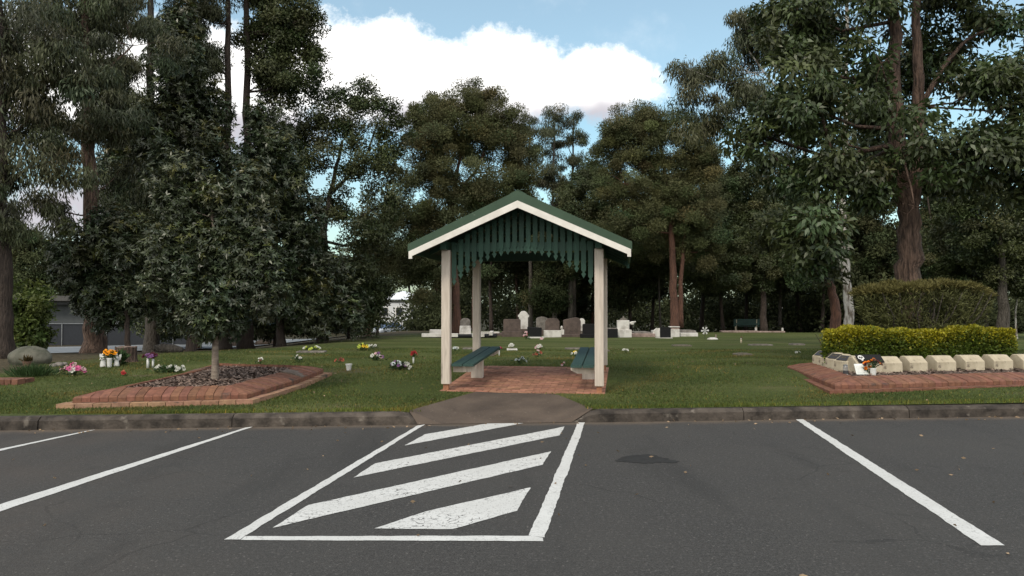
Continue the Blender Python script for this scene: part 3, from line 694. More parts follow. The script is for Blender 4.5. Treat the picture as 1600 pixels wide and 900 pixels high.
def clump_leaves(cc, cr, n, style, ln, wd, rs, tints, newgrow=0.0, out=None):
    """cc (K,3) clump centres, cr (K,) radii, n leaves per clump"""
    K = len(cc); idx = np.repeat(np.arange(K), n); N = len(idx)
    base = tints[idx]
    if style == 'rosette':
        per = 8; M_ = max(1, N // per); ci = rs.integers(0, K, M_)
        off = rs.normal(size=(M_, 3)); off /= np.linalg.norm(off, axis=1, keepdims=True)
        pos = cc[ci] + off * (cr[ci] * rs.random(M_) ** .4)[:, None] * np.array([1, 1, 1.15])
        ax = off * .8 + np.array([0, 0, .55]) + rs.normal(size=(M_, 3)) * .25; ax /= np.linalg.norm(ax, axis=1, keepdims=True)
        t1 = np.cross(ax, np.array([.2, .9, .3])); t1 /= np.linalg.norm(t1, axis=1, keepdims=True); t2 = np.cross(ax, t1)
        k = np.tile(np.arange(per), M_); j = np.repeat(np.arange(M_), per)
        th = k * 2.4 + rs.uniform(0, .6, len(k)) + np.repeat(rs.uniform(0, 6, M_), per); el = rs.uniform(.0, .75, len(k))
        D = (t1[j] * np.cos(th)[:, None] + t2[j] * np.sin(th)[:, None]) * np.cos(el)[:, None] + ax[j] * np.sin(el)[:, None]
        C = pos[j]; tint = tints[ci][j] * rs.uniform(.75, 1.25, (len(k), 1))
        if newgrow:
            up_ = out[ci][:, 2] if out is not None else np.zeros(M_)
            fresh = (rs.random(M_) < newgrow * .5 + .45 * np.clip((up_ - .35) * 3, 0, 1))[j]; tint[fresh] *= np.array([1.75, 1.5, .95])
        D[:, 2] -= .15
        return leaf_array(C, D, ln, wd, rs, facing=ax[j]), tint
    off = rs.normal(size=(N, 3)); off /= np.linalg.norm(off, axis=1, keepdims=True); off *= (rs.random(N) ** .5)[:, None] * np.array([1, 1, .75])
    C = cc[idx] + off * cr[idx][:, None]
    if style == 'droop': D = off * .35 + np.array([0, 0, -1.0]) + rs.normal(size=(N, 3)) * .38
    elif style == 'spray': D = off * .9 + np.array([0, 0, .45]) + rs.normal(size=(N, 3)) * .5
    elif style == 'hang': D = off * .8 + np.array([0, 0, -.55]) + rs.normal(size=(N, 3)) * .5
    else: D = off * .6 + rs.normal(size=(N, 3)) * .7
    tint = base * rs.uniform(.7, 1.3, (N, 1))
    fc = off * .55 + np.array([0, 0, .45])
    if out is not None: fc = fc + out[idx] * .6
    return leaf_array(C, D, ln, wd, rs, facing=fc), tint

STY = {  # leaf material, style, leaf length, width, clump radius, layers of leaf over the crown's outline, clump cover
    'lilly': ('L_lilly', 'rosette', .135, .044, .36, 5.5, 2.6), 'gum': ('L_gum', 'droop', .165, .034, .52, 2.3, 1.5), 'broad': ('L_broad', 'hang', .175, .072, .46, 3.4, 1.9),
    'dark': ('L_dark', 'any', .13, .064, .52, 2.9, 1.7), 'olive': ('L_olive', 'spray', .135, .040, .55, 3.2, 1.9), 'wood': ('L_far', 'any', .19, .085, .72, 3.4, 1.9),
    'bright': ('L_bright', 'any', .15, .065, .32, 4.0, 2.2), 'shrub': ('L_dark', 'any', .15, .07, .5, 4.2, 2.2)}

def tree(name, label, base, lobes, style, trunk, tr, bark, seed, cat='tree', group=None, Y=None, scale_leaf=1.0, stems=None, layers=1.0, tw=1.0, tintmul=(1, 1, 1), newgrow=0.0, depth=.9, fill=.35, clear=(), limb_y=None):
    """base: world point; trunk: list of (px,py) up the stem; lobes: (px,py,rx,ry[,dY]) measured in photograph pixels at distance Y"""
    rs = np.random.default_rng(seed); rr = random.Random(seed)
    Y = Y or base.y; k = Y / F
    R = thing(name, label, cat, base, 0, group)
    mname, sty, ln, wd, crad, lay, cov = STY[style]
    ln *= scale_leaf; wd *= scale_leaf; crad *= scale_leaf ** .5; lay *= layers * 1.35
    B = np.array(base)
    def loc(px, py, dy=0.0): return np.array(at(px, py, Y)) + np.array([0, dy, 0]) - B
    mb = MB(); paths = []
    for (path, r0) in ([(trunk, tr)] + (stems or [])):
        P = [np.array([0, 0, -.15])] + [loc(*p) for p in path] if (path is trunk) else [loc(*p) for p in path]
        # smooth the path
        pts = []
        for i in range(len(P) - 1):
            for j in range(5): pts.append(P[i] + (P[i + 1] - P[i]) * j / 5)
        pts.append(P[-1]); pts = np.array(pts)
        for _ in range(2): pts[1:-1] = (pts[:-2] + 2 * pts[1:-1] + pts[2:]) / 4
        pts[1:-1] += rs.normal(size=(len(pts) - 2, 3)) * r0 * .10
        n = len(pts); rad = [r0 * (1 - .72 * i / (n - 1)) * (1 + (.45 * math.exp(-i * 1.1) if path is trunk else 0)) for i in range(n)]
        mb.tube([Vector(p) for p in pts], rad, 12, lump=.06, rnd=rr); paths.append((pts, rad))
    allp = np.concatenate([p for p, _ in paths]); allr = np.concatenate([r for _, r in paths])
    CC, CR, OUT = [], [], []
    for L in lobes:
        px, py, rx, ry = L[:4]; dy = L[4] if len(L) > 4 else rs.uniform(-.5, .5) * rx * k
        c = loc(px, py, dy); ax, az = rx * k * 1.12, ry * k * 1.12; ay = depth * (ax + az) / 2
        # limb from the stem to the heart of the lobe
        below = allp[:, 2] < c[2] - .15 * az
        dd = np.linalg.norm(allp - c, axis=1) + np.where(below, 0, 4) ; i = int(np.argmin(dd)); s = allp[i]
        if limb_y and py > limb_y and CC:
            cs_ = np.array([p.mean(0) for p in CC]); s = cs_[int(np.argmin(np.linalg.norm(cs_ - c - np.array([0, 0, .6]), axis=1)))]; allr_i = .03; dd[i] = max(.3, float(np.linalg.norm(s - c)))
        if dd[i] > .25:
            mid = (s + c) / 2 + np.array([0, 0, -.12 * dd[i]]) + rs.normal(size=3) * .05 * dd[i]
            q1 = s * .56 + mid * .44; q2 = mid * .5 + c * .5; r1 = min(allr[i] * .5, .012 + .022 * dd[i]) * tw
            mb.tube([Vector(s), Vector(q1), Vector(mid), Vector(q2), Vector(c)], [r1, r1 * .85, r1 * .7, r1 * .55, r1 * .4], 6)
        else: r1 = .02
        area = math.pi * ax * az; nc = max(4, int(1.25 * cov * area / (math.pi * crad ** 2) * 1.3))
        o = rs.normal(size=(nc, 3)); o /= np.linalg.norm(o, axis=1, keepdims=True); o *= (rs.random(nc) ** .42)[:, None]
        pts = c + o * np.array([ax, ay, az]) * .93
        for q in pts:
            if rs.random() < .55:
                m_ = (c + q) / 2 + rs.normal(size=3) * .06 + np.array([0, 0, .05]); rt = max(.006, r1 * .28)
                mb.tube([Vector(c), Vector(m_), Vector(q)], [rt, rt * .7, rt * .35], 4, cap=False)
        n_leaf = lay * area / (.5 * ln * wd)
        CC.append(pts); OUT.append(o); CR.append((crad * rs.uniform(.65, 1.25, nc), max(3, int(n_leaf / nc))))
    if len(lobes) > 2 and fill:
        tot = sum(len(p) for p in CC); nf = int(tot * fill); cs = np.array([p.mean(0) for p in CC]); ext = []
        nl = int(np.mean([c[1] for c in CR]))
        for _ in range(nf):
            i = rs.integers(len(cs)); o_ = np.argsort(np.linalg.norm(cs - cs[i], axis=1)); j = o_[1 + rs.integers(min(3, len(cs) - 1))]
            ext.append(cs[i] + (cs[j] - cs[i]) * rs.random() + rs.normal(size=3) * crad * .8)
        ext = np.array(ext); near = np.argmin(np.linalg.norm(ext[:, None] - cs[None], axis=2), axis=1); oo = ext - cs[near]; OUT.append(oo / (np.linalg.norm(oo, axis=1, keepdims=True) + 1e-6)); CC.append(ext); CR.append((crad * rs.uniform(.7, 1.2, nf), max(3, nl)))
    mb.build('trunk', MT[bark], R, smooth=True)
    VV, TT = [], []
    for pts, (cr, n), ov in zip(CC, CR, OUT):
        keep = np.ones(len(pts), bool)
        for (x0, x1, y0, y1, pr, back) in clear:
            P_ = pts + B; px_ = 800 + F * P_[:, 0] / P_[:, 1]; py_ = 478 - F * (P_[:, 2] - CAMZ) / P_[:, 1]
            keep &= ~((px_ > x0) & (px_ < x1) & (py_ > y0) & (py_ < y1) & (pts[:, 1] < back) & (rs.random(len(pts)) < pr))
        pts, cr, ov = pts[keep], cr[keep], ov[keep]
        if not len(pts): continue
        tn = rs.uniform(.72, 1.32, (len(pts), 1)) * np.array(tintmul) * (1 + rs.normal(size=(len(pts), 3)) * np.array([.09, .03, .06]))
        v, t = clump_leaves(pts, cr, n, sty, ln, wd, rs, tn, newgrow, ov); VV.append(v); TT.append(t)
    arr_mesh('crown', np.concatenate(VV), 4, np.concatenate(TT), MT[mname], R)
    return R

# ---- left side
tree('gum_tree', 'dark gum tree trunk cut by the left edge of the photo', on(4, 18.2),
     [(20, 50, 100, 70), (-60, 130, 100, 90), (45, 175, 60, 60), (70, 250, 55, 38), (5, 270, 50, 50), (110, 110, 60, 50), (20, 350, 40, 32)], 'gum', [(4, 450), (2, 300), (0, 150), (-6, -60)], .24, 'darkbark', 11,
     stems=[([(0, 300), (40, 265), (70, 240)], .06)], layers=.85, fill=.2)
tree('gum_tree', 'tall gum with stout trunk behind the orange flowers and angels', on(148, 21.5),
     [(95, 20, 90, 50), (190, 60, 70, 70), (130, 130, 80, 55), (190, 190, 60, 50), (105, 215, 60, 45), (165, 275, 50, 30), (60, 90, 60, 50), (130, -60, 120, 60), (95, 330, 40, 40), (190, 340, 30, 35)], 'gum', [(147, 480), (143, 300), (135, 150), (130, -80)], .30, 'bark', 12, layers=.95, fill=.2, clear=[(116, 170, 225, 372, .8, 9), (222, 252, -60, 150, .8, 9)])
tree('gum_tree', 'tall gum with grey trunk beside the pair of slim white vases', on(237, 28.5),
     [(215, 20, 60, 40), (265, 60, 40, 40), (180, 120, 50, 40), (220, 175, 55, 50), (250, 250, 60, 60), (200, 290, 40, 50), (235, -60, 110, 60)], 'gum', [(237, 480), (237, 300), (235, 120), (234, -90)], .28, 'greybark', 13, clear=[(216, 256, -60, 150, .85, 9)])
tree('gum_tree', 'tall gum whose bare upper trunk rises just right of the pointed dense tree', on(352, 31),
     [(320, 25, 45, 50), (360, -40, 80, 40), (300, 80, 25, 35), (330, 100, 20, 30)], 'gum', [(352, 470), (354, 300), (356, 120), (356, -90)], .26, 'darkbark', 14)
tree('gum_tree', 'tall gum with leafy top against the white cloud, upper left', on(386, 31.5),
     [(435, 45, 50, 50), (470, 85, 32, 50), (420, 115, 45, 30), (455, 10, 45, 40), (400, 60, 30, 50), (480, 25, 20, 30), (455, 130, 35, 14), (410, -50, 90, 40)], 'dark', [(386, 470), (386, 300), (386, 150), (384, -90)], .30, 'darkbark', 15, layers=1.1)
tree('dense_tree', 'tall pointed dense dark tree, highest of the rosette leaved trees at left', on(300, 26.5),
     [(287, 55, 22, 42), (285, 115, 42, 48), (300, 170, 62, 55), (262, 215, 66, 55), (300, 260, 85, 60), (235, 310, 60, 60), (195, 255, 34, 34), (330, 330, 80, 60), (240, 375, 60, 55), (290, 400, 80, 60), (270, 470, 70, 40)], 'lilly', [(298, 480), (292, 300), (288, 60)], .17, 'darkbark', 16, scale_leaf=1.3, newgrow=.05)
tree('dense_tree', 'drooping dense dark tree hiding the middle of the gum trunk behind the angels', on(200, 20.3),
     [(148, 425, 46, 46), (122, 395, 34, 36), (210, 385, 50, 46), (198, 448, 48, 36), (160, 478, 46, 30), (180, 355, 30, 30), (110, 440, 26, 26)], 'lilly', [(199, 510), (196, 460), (185, 400)], .08, 'darkbark', 21, newgrow=.05)
tree('dense_tree', 'dense dark round shouldered tree directly behind the small bed tree, under the open branched tree', on(440, 29),
     [(415, 195, 26, 36), (425, 250, 48, 50), (400, 310, 58, 60), (455, 330, 50, 60), (410, 390, 68, 60), (460, 420, 60, 55), (400, 455, 50, 45), (475, 470, 50, 40)], 'lilly', [(438, 480), (425, 330), (415, 190)], .16, 'darkbark', 17, scale_leaf=1.35, newgrow=.07)
tree('dense_tree', 'lowest of the dense dark rosette leaved trees, nearest the dark shrubs', on(500, 30),
     [(487, 385, 22, 28), (500, 425, 42, 40), (480, 460, 48, 40), (530, 465, 42, 42), (505, 495, 60, 25)], 'lilly', [(498, 490), (490, 390)], .11, 'darkbark', 18, scale_leaf=1.3, newgrow=.06)
tree('young_tree', 'small dense tree planted in the brick edged mulch bed', Vector((-4.66, 12.1, float(terrain(-4.66, 12.1)) + .15)),
     [(285, 275, 20, 30), (290, 315, 36, 34), (345, 320, 34, 40), (390, 290, 20, 26), (300, 355, 46, 40), (370, 365, 42, 44), (280, 405, 44, 42), (335, 400, 52, 46), (394, 405, 30, 40), (283, 445, 36, 34), (330, 450, 56, 40), (390, 455, 46, 38), (318, 487, 34, 20), (345, 492, 40, 22)], 'lilly', [(336, 540), (338, 480), (336, 400), (330, 300)], .060, 'youngbark', 19, scale_leaf=.64, newgrow=.08, Y=12.1, layers=1.3)
tree('open_tree', 'open branched dark tree in front of the cloud, left of centre', on(505, 33),
     [(455, 155, 42, 24), (505, 150, 34, 20), (565, 150, 45, 22), (603, 175, 22, 28), (470, 205, 48, 32), (545, 205, 40, 28), (605, 235, 26, 30), (500, 255, 50, 30), (575, 270, 50, 32), (450, 280, 40, 40), (535, 315, 50, 28), (600, 320, 36, 28), (480, 350, 45, 36), (575, 370, 50, 28), (625, 200, 16, 20)], 'dark', [(508, 440), (505, 360), (520, 290), (535, 220)], .20, 'greybark', 20, layers=.72, stems=[([(505, 360), (475, 290), (460, 210)], .09), ([(520, 300), (570, 250), (590, 190)], .08)], tw=1.3)
for i, (px, Y, lob, lab) in enumerate([
    (430, 33, [(430, 490, 45, 34), (400, 505, 40, 22), (460, 500, 40, 26)], 'low dark shrub beneath the rosette leaved trees, left of its row'),
    (545, 34, [(545, 430, 46, 40), (530, 480, 50, 40), (580, 470, 30, 36), (560, 505, 40, 18)], 'broad dark shrub left of the white house'),
    (590, 38, [(588, 400, 34, 34), (575, 440, 30, 36), (600, 350, 34, 30)], 'olive bush overhanging the white house on its left'),
    (345, 36, [(345, 500, 60, 26), (290, 505, 50, 24), (250, 500, 40, 28)], 'dark hedge like shrub behind the tree stumps')]):
    tree('shrub', lab, on(px, Y), lob, 'shrub' if i != 2 else 'olive', [(px, 500), (px, 470)], .08, 'darkbark', 30 + i, cat='shrub')
tree('leafy_shrub', 'bright green bushy shrub in front of the blue grey house', on(38, 23.5), [(46, 475, 28, 26), (30, 500, 34, 30), (52, 512, 26, 26), (28, 530, 30, 22), (50, 468, 20, 22), (50, 538, 26, 14)], 'bright', [(42, 530), (44, 500)], .05, 'darkbark', 36, cat='shrub', layers=.9)
tree('far_tree', 'dim tree beyond the blue grey house, far left', on(95, 60), [(95, 430, 34, 34), (60, 400, 36, 40), (125, 440, 30, 24), (20, 420, 40, 50), (40, 370, 30, 24)], 'wood', [(95, 470), (92, 430)], .2, 'darkbark', 38, tintmul=(1.5, 1.5, 1.5))
tree('far_tree', 'dark tree rising behind the white house roof', on(640, 112), [(600, 425, 36, 22), (640, 420, 40, 26), (672, 430, 30, 24), (620, 395, 40, 24), (655, 390, 40, 24)], 'wood', [(640, 450), (638, 410)], .25, 'darkbark', 39, scale_leaf=1.8)
# ---- the middle
tree('spreading_tree', 'wide olive crowned tree with reddish limbs behind the shelter roof, left of ridge', on(715, 39),
     [(668, 175, 28, 32), (705, 165, 30, 26), (745, 150, 26, 24), (760, 175, 36, 30), (800, 200, 28, 36), (650, 215, 26, 34), (700, 220, 50, 36), (760, 230, 50, 40), (810, 255, 34, 36), (665, 275, 50, 40), (725, 290, 55, 40), (790, 300, 45, 36), (640, 330, 40, 40), (690, 350, 50, 36), (660, 405, 40, 34), (680, 450, 28, 36)], 'olive', [(712, 460), (705, 380), (708, 310), (720, 240)], .24, 'redbark', 41, stems=[([(706, 340), (690, 270), (680, 210)], .10), ([(708, 310), (750, 260), (770, 190)], .10)], tw=1.2)
for i, (px, lob) in enumerate([(828, [(826, 190, 15, 18), (842, 215, 18, 18), (825, 240, 22, 24), (838, 275, 26, 24)]),
                                (866, [(866, 182, 20, 17), (860, 205, 16, 16), (868, 235, 20, 20), (862, 275, 30, 26), (880, 300, 30, 26)]),
                                (896, [(893, 190, 17, 16), (903, 214, 15, 14), (885, 222, 14, 14), (895, 250, 24, 20), (905, 285, 26, 22), (890, 320, 36, 26)])]):
    tree('slender_gum', ['slender tufted gum on the left of the three beside the blue sky gap', 'slender tufted gum in the middle of the three beside the blue sky gap', 'slender tufted gum on the right of the three, edging the blue sky gap'][i], on(px, 50 + i), lob, 'gum', [(px + 2, 440), (px - 3, 330), (px, 190)], .16, 'greybark', 44 + i, group='slender gums behind the shelter roof', scale_leaf=1.1, layers=.85, fill=.05, tw=1.4)
tree('spreading_tree', 'broad crowned tree right of the shelter roof with twin brown trunks', on(1055, 43),
     [(965, 200, 28, 26), (1005, 190, 34, 28), (1045, 205, 30, 26), (1080, 215, 32, 30), (950, 235, 30, 30), (1000, 240, 46, 36), (1060, 255, 50, 36), (1100, 265, 32, 36), (975, 290, 46, 36), (1035, 310, 56, 40), (1090, 325, 50, 40), (990, 345, 50, 36), (1050, 375, 55, 32), (1105, 380, 46, 36)], 'olive', [(1052, 450), (1050, 380), (1045, 300), (1030, 220)], .26, 'redbark', 48, stems=[([(1064, 512), (1064, 440), (1070, 360), (1085, 260)], .16)])
tree('spreading_tree', 'dark crowned tree directly behind the right slope of the shelter roof', on(945, 47),
     [(930, 265, 30, 26), (900, 300, 36, 30), (950, 305, 40, 36), (925, 350, 50, 36), (880, 360, 44, 30), (960, 385, 46, 34), (900, 400, 46, 26)], 'dark', [(943, 450), (938, 380), (932, 280)], .2, 'darkbark', 49, layers=1.2)
tree('spreading_tree', 'dark dense tree above the far green park bench', on(1193, 47),
     [(1130, 290, 36, 40), (1170, 270, 36, 40), (1150, 340, 56, 40), (1210, 330, 50, 46), (1120, 395, 46, 32), (1180, 400, 56, 36), (1240, 395, 50, 36), (1160, 430, 60, 24), (1100, 430, 40, 26)], 'dark', [(1193, 450), (1190, 390), (1175, 300)], .2, 'darkbark', 50, layers=1.3)
# ---- right side
KB = Vector(((1418 - 800) / F * 17.8, 17.8, float(terrain(9.2, 17.8))))
tree('big_tree', 'largest tree at right, brown forked trunk rising from the hedged bed', KB,
     [(1225, 100, 52, 46, -.6), (1290, 60, 60, 50, .4), (1345, 120, 55, 50, -1.0), (1180, 215, 40, 30, -.3), (1240, 190, 55, 42, -1.2), (1305, 210, 55, 46, .5), (1215, 270, 46, 32, -.8), (1270, 290, 55, 36, -1.4), (1335, 300, 42, 36, -.8), (1245, 355, 46, 28, -1.5), (1275, 372, 30, 24, -1.2), (1370, 260, 40, 36, -1.3), (1365, 190, 36, 40, -1.2),
      (1376, 335, 22, 26, -1.5), (1262, 400, 26, 14, -1.2), (1245, 20, 70, 36, 0), (1370, 20, 46, 46, -.6), (1480, 60, 40, 40, 1), (1500, 150, 44, 44, -1), (1560, 110, 50, 46, .5), (1575, 205, 50, 46, -1), (1525, 245, 46, 34, -1.2), (1470, 270, 34, 24, -1.3), (1580, 290, 46, 36, -.6), (1555, 20, 70, 40, .3), (1430, -50, 160, 40, 0), (1640, 150, 50, 80, 0), (1620, 330, 40, 40, 0), (1470, 120, 60, 60, 2.6), (1505, 220, 70, 60, 2.8), (1462, 215, 40, 50, 2.6), (1420, 90, 60, 80, 3), (1580, 240, 60, 50, 2.6), (1400, 210, 50, 60, 2.8), (1540, 70, 60, 50, 2.6)],
     'broad', [(1418, 500), (1421, 400), (1418, 330), (1408, 280), (1398, 150), (1396, 0), (1392, -120)], .34, 'bark', 60, stems=[([(1418, 335), (1432, 270), (1436, 150), (1430, 20), (1432, -110)], .20), ([(1434, 180), (1470, 110), (1510, 60), (1580, 30)], .07)], newgrow=0, tw=.8, limb_y=255, clear=[(1380, 1452, -200, 345, .8, .8), (1302, 1346, 370, 520, 1, 9), (1306, 1338, 60, 370, .92, 9)])
tree('white_gum', 'white barked gum standing just left of the big forked tree', on(1326, 25),
     [(1165, 30, 44, 36), (1110, 100, 40, 34), (1075, 145, 26, 38), (1165, 110, 42, 46), (1140, 175, 34, 32), (1215, 60, 46, 50), (1195, 160, 40, 40), (1290, 20, 70, 50), (1060, 105, 16, 20), (1105, 190, 22, 26), (1230, 240, 40, 40), (1340, 230, 40, 40)], 'gum', [(1325, 470), (1321, 400), (1316, 330), (1322, 200), (1322, 80), (1325, -60)], .165, 'whitebark', 61, stems=[([(1322, 440), (1300, 360), (1275, 290), (1230, 160), (1170, 80)], .08)], layers=.85, fill=.15, tw=1.0, clear=[(1308, 1336, 90, 520, .85, -.05)])
tree('leaning_tree', 'reddish leaning trunk beside the white barked gum', on(1303, 27), [(1250, 385, 46, 30), (1200, 360, 40, 30), (1290, 400, 36, 24), (1225, 340, 40, 34)], 'dark', [(1306, 490), (1300, 450), (1276, 412), (1255, 390)], .21, 'redbark', 62)
tree('background_tree', 'thick grey trunk with dark crown behind the right end of the hedge', on(1567, 33), [(1555, 395, 52, 36), (1600, 350, 50, 50), (1520, 345, 44, 40), (1590, 430, 40, 30), (1540, 300, 50, 40), (1490, 300, 40, 40)], 'dark', [(1567, 470), (1566, 420), (1560, 340)], .27, 'greybark', 63, layers=1.2)
tree('background_tree', 'slim pole trunk behind the clipped flat topped bush, right side', on(1541, 35), [(1470, 420, 44, 30), (1520, 440, 42, 24), (1480, 370, 34, 28), (1440, 430, 40, 30), (1470, 470, 60, 24)], 'dark', [(1540, 470), (1538, 420), (1530, 380)], .09, 'greybark', 64, layers=1.2)
tree('background_tree', 'bent pale sapling at the far right edge behind the hedge', on(1588, 34), [(1590, 440, 36, 24), (1620, 400, 40, 40)], 'dark', [(1586, 490), (1592, 455), (1594, 430)], .045, 'whitebark', 65)
# ---- the wood behind the graves
W = [(768, 52, .13, 'darkbark'), (812, 55, .14, 'bark'), (846, 53, .10, 'darkbark'), (891, 48, .17, 'greybark'), (925, 56, .12, 'redbark'), (985, 53, .13, 'darkbark'), (1018, 55, .12, 'darkbark'), (1032, 49, .07, 'greybark'), (1095, 56, .15, 'darkbark'),
     (1130, 53, .12, 'darkbark'), (1165, 56, .12, 'darkbark'), (1218, 52, .12, 'greybark'), (1250, 55, .14, 'darkbark'), (1283, 50, .12, 'darkbark'), (1345, 54, .15, 'darkbark'), (1375, 50, .13, 'darkbark'), (1455, 49, .14, 'darkbark'), (1500, 52, .13, 'darkbark'), (1610, 50, .14, 'darkbark'), (740, 56, .13, 'redbark')]
for i, (px, Y, r, bk) in enumerate(W):
    rr = random.Random(700 + i); top = rr.uniform(265, 330) if px > 940 or px < 840 else rr.uniform(320, 350)
    lob = [(px + rr.uniform(-30, 30), top + 30 + j * 36, rr.uniform(34, 52), rr.uniform(24, 34)) for j in range(4)]
    tree('wood_tree', 'slim trunked tree in the dark wood behind the gravestones and far bench', on(px, Y), lob, 'wood', [(px + rr.uniform(-6, 6), 440), (px + rr.uniform(-8, 8), 380), (px + rr.uniform(-10, 10), top + 20)], r, bk, 700 + i, group='trees in the dark wood behind the graves')
def understorey():
    rs = np.random.default_rng(77); VV, TT = [], []
    for i in range(90):
        px = rs.uniform(690, 1760) if i > 12 else rs.uniform(640, 720); Y = rs.uniform(57, 68); x = (px - 800) / F * Y
        h = rs.uniform(1.8, 4.2); z0 = float(terrain(x, Y)); 
        nc = 16; c = np.column_stack([x + rs.normal(size=nc) * 1.2, Y + rs.normal(size=nc) * 1.0, z0 + rs.random(nc) * h])
        tn = rs.uniform(.6, 1.3, (nc, 1)) * np.ones(3)
        v, t = clump_leaves(c, np.full(nc, .75), 42, 'any', .30, .15, rs, tn); VV.append(v); TT.append(t)
    for i in range(40):
        px = rs.uniform(1225, 1420); Y = rs.uniform(50, 66); x = (px - 800) / F * Y; nc = 16
        c = np.column_stack([x + rs.normal(size=nc) * 1.2, Y + rs.normal(size=nc) * 1.0, float(terrain(x, Y)) + rs.random(nc) * 5.5])
        tn = rs.uniform(.6, 1.25, (nc, 1)) * np.ones(3)
        v, t = clump_leaves(c, np.full(nc, .8), 42, 'any', .32, .16, rs, tn); VV.append(v); TT.append(t)
    for i in range(150):
        px = rs.uniform(640, 1800); Y = rs.uniform(68, 84); x = (px - 800) / F * Y; nc = 16
        if px < 700: continue
        c = np.column_stack([x + rs.normal(size=nc) * 1.8, Y + rs.normal(size=nc) * 1.2, float(terrain(x, Y)) + 1 + rs.random(nc) * 10.5])
        tn = rs.uniform(.6, 1.25, (nc, 1)) * np.ones(3)
        v, t = clump_leaves(c, np.full(nc, 1.1), 42, 'any', .42, .22, rs, tn); VV.append(v); TT.append(t)
    for i in range(70):                       # beyond the road on the left
        px = rs.uniform(-120, 600); Y = rs.uniform(100, 125); x = (px - 800) / F * Y; nc = 14
        c = np.column_stack([x + rs.normal(size=nc) * 2.4, Y + rs.normal(size=nc) * 1.2, float(terrain(x, Y)) + rs.random(nc) * 7.5])
        tn = rs.uniform(.9, 1.7, (nc, 1)) * np.ones(3)
        v, t = clump_leaves(c, np.full(nc, 1.5), 40, 'any', .6, .32, rs, tn); VV.append(v); TT.append(t)
    o = arr_mesh('far_wood', np.concatenate(VV), 4, np.concatenate(TT), MT['L_far'])
    tag(o, 'dense dark thicket of far trees and undergrowth closing the cemetery', 'woodland', kind='stuff')
understorey()

# ------------------------------------------------------------------ hedge and clipped bush in the right bed
def hedge():
    rs = np.random.default_rng(5); x0, x1 = 5.88, 9.93; yc = lambda x: 14.45 + .18 * (x - 5.9); zb = .36; HH = .70
    R = thing('hedge', 'yellow green clipped box hedge behind the memorial blocks', 'hedge', (0, 0, 0))
    N = 30000; t = rs.random(N); face = rs.random(N)
    x = x0 + (x1 - x0) * t; yo = np.where(face < .5, 0, np.where(face < .82, rs.random(N) * 1.0, rs.random(N) * 1.0)); zz = np.where(face < .5, rs.random(N) * HH, np.where(face < .82, HH, rs.random(N) * HH))
    endm = face >= .82; x = np.where(endm, np.where(rs.random(N) < .5, x0, x1), x)
    bump = .025 * np.sin(x * 5.1) + .02 * np.sin(x * 11 + 1) + .03 * np.sin(zz * 9 + x * 3)
    dep = rs.random(N) ** 2 * .16
    C = np.column_stack([x + np.where(endm, np.where(x < 7, dep - bump, -dep + bump), 0) + .02 * (rs.random(N) - .5), yc(x) + yo + np.where(face < .5, dep - bump * .7 + .10 * (.82 - zz), 0), zb + zz + np.where((face >= .5) & (face < .82), -dep + bump, 0) + .02])
    C[:, 2] += .012 * np.sin(C[:, 0] * 2.2); C[:, 0] += np.where(x < 9.0, .40, .40 - .25 * (x - 9.0)) * yo
    nrm = np.where((face < .5)[:, None], np.array([0, -1, .3]), np.where((face < .82)[:, None], np.array([0, 0, 1]), np.column_stack([np.where(x < 7, -1, 1), np.zeros(N), np.full(N, .3)])))
    D = nrm * .7 + rs.normal(size=(N, 3)) * .6
    young = np.clip((zz - .42) / .32 + rs.normal(size=N) * .33 + .25 * np.sin(x * 3.3), 0, 1)[:, None]
    t = (1 - young) * np.array([.78, .90, .9]) + young * np.array([2.9, 2.05, .75])
    t = t * rs.uniform(.6, 1.3, (N, 1))
    arr_mesh('foliage', leaf_array(C, D, .058, .034, rs), 4, t, MT['L_hedge'], R)
    mb = MB(); rr = random.Random(8)
    for i in range(46):
        xx = rr.uniform(x0 + .1, x1 - .1); yy = yc(xx) + rr.uniform(.15, .9)
        mb.tube([(xx, yy, zb - .1), (xx + rr.uniform(-.1, .1), yy, zb + .35), (xx + rr.uniform(-.2, .2), yy + rr.uniform(-.1, .1), zb + .62)], [.012, .009, .005], 5)
    mb.build('stems', MT['darkbark'], R)
    # dense twiggy heart
    mb = MB(); mb.box(((x0 + x1) / 2 + .3, yc((x0 + x1) / 2) + .55, zb + .30), (x1 - x0 - .9, .6, .56), rz=.178); mb.build('inner_twigs', MT['soil'], R)
hedge()
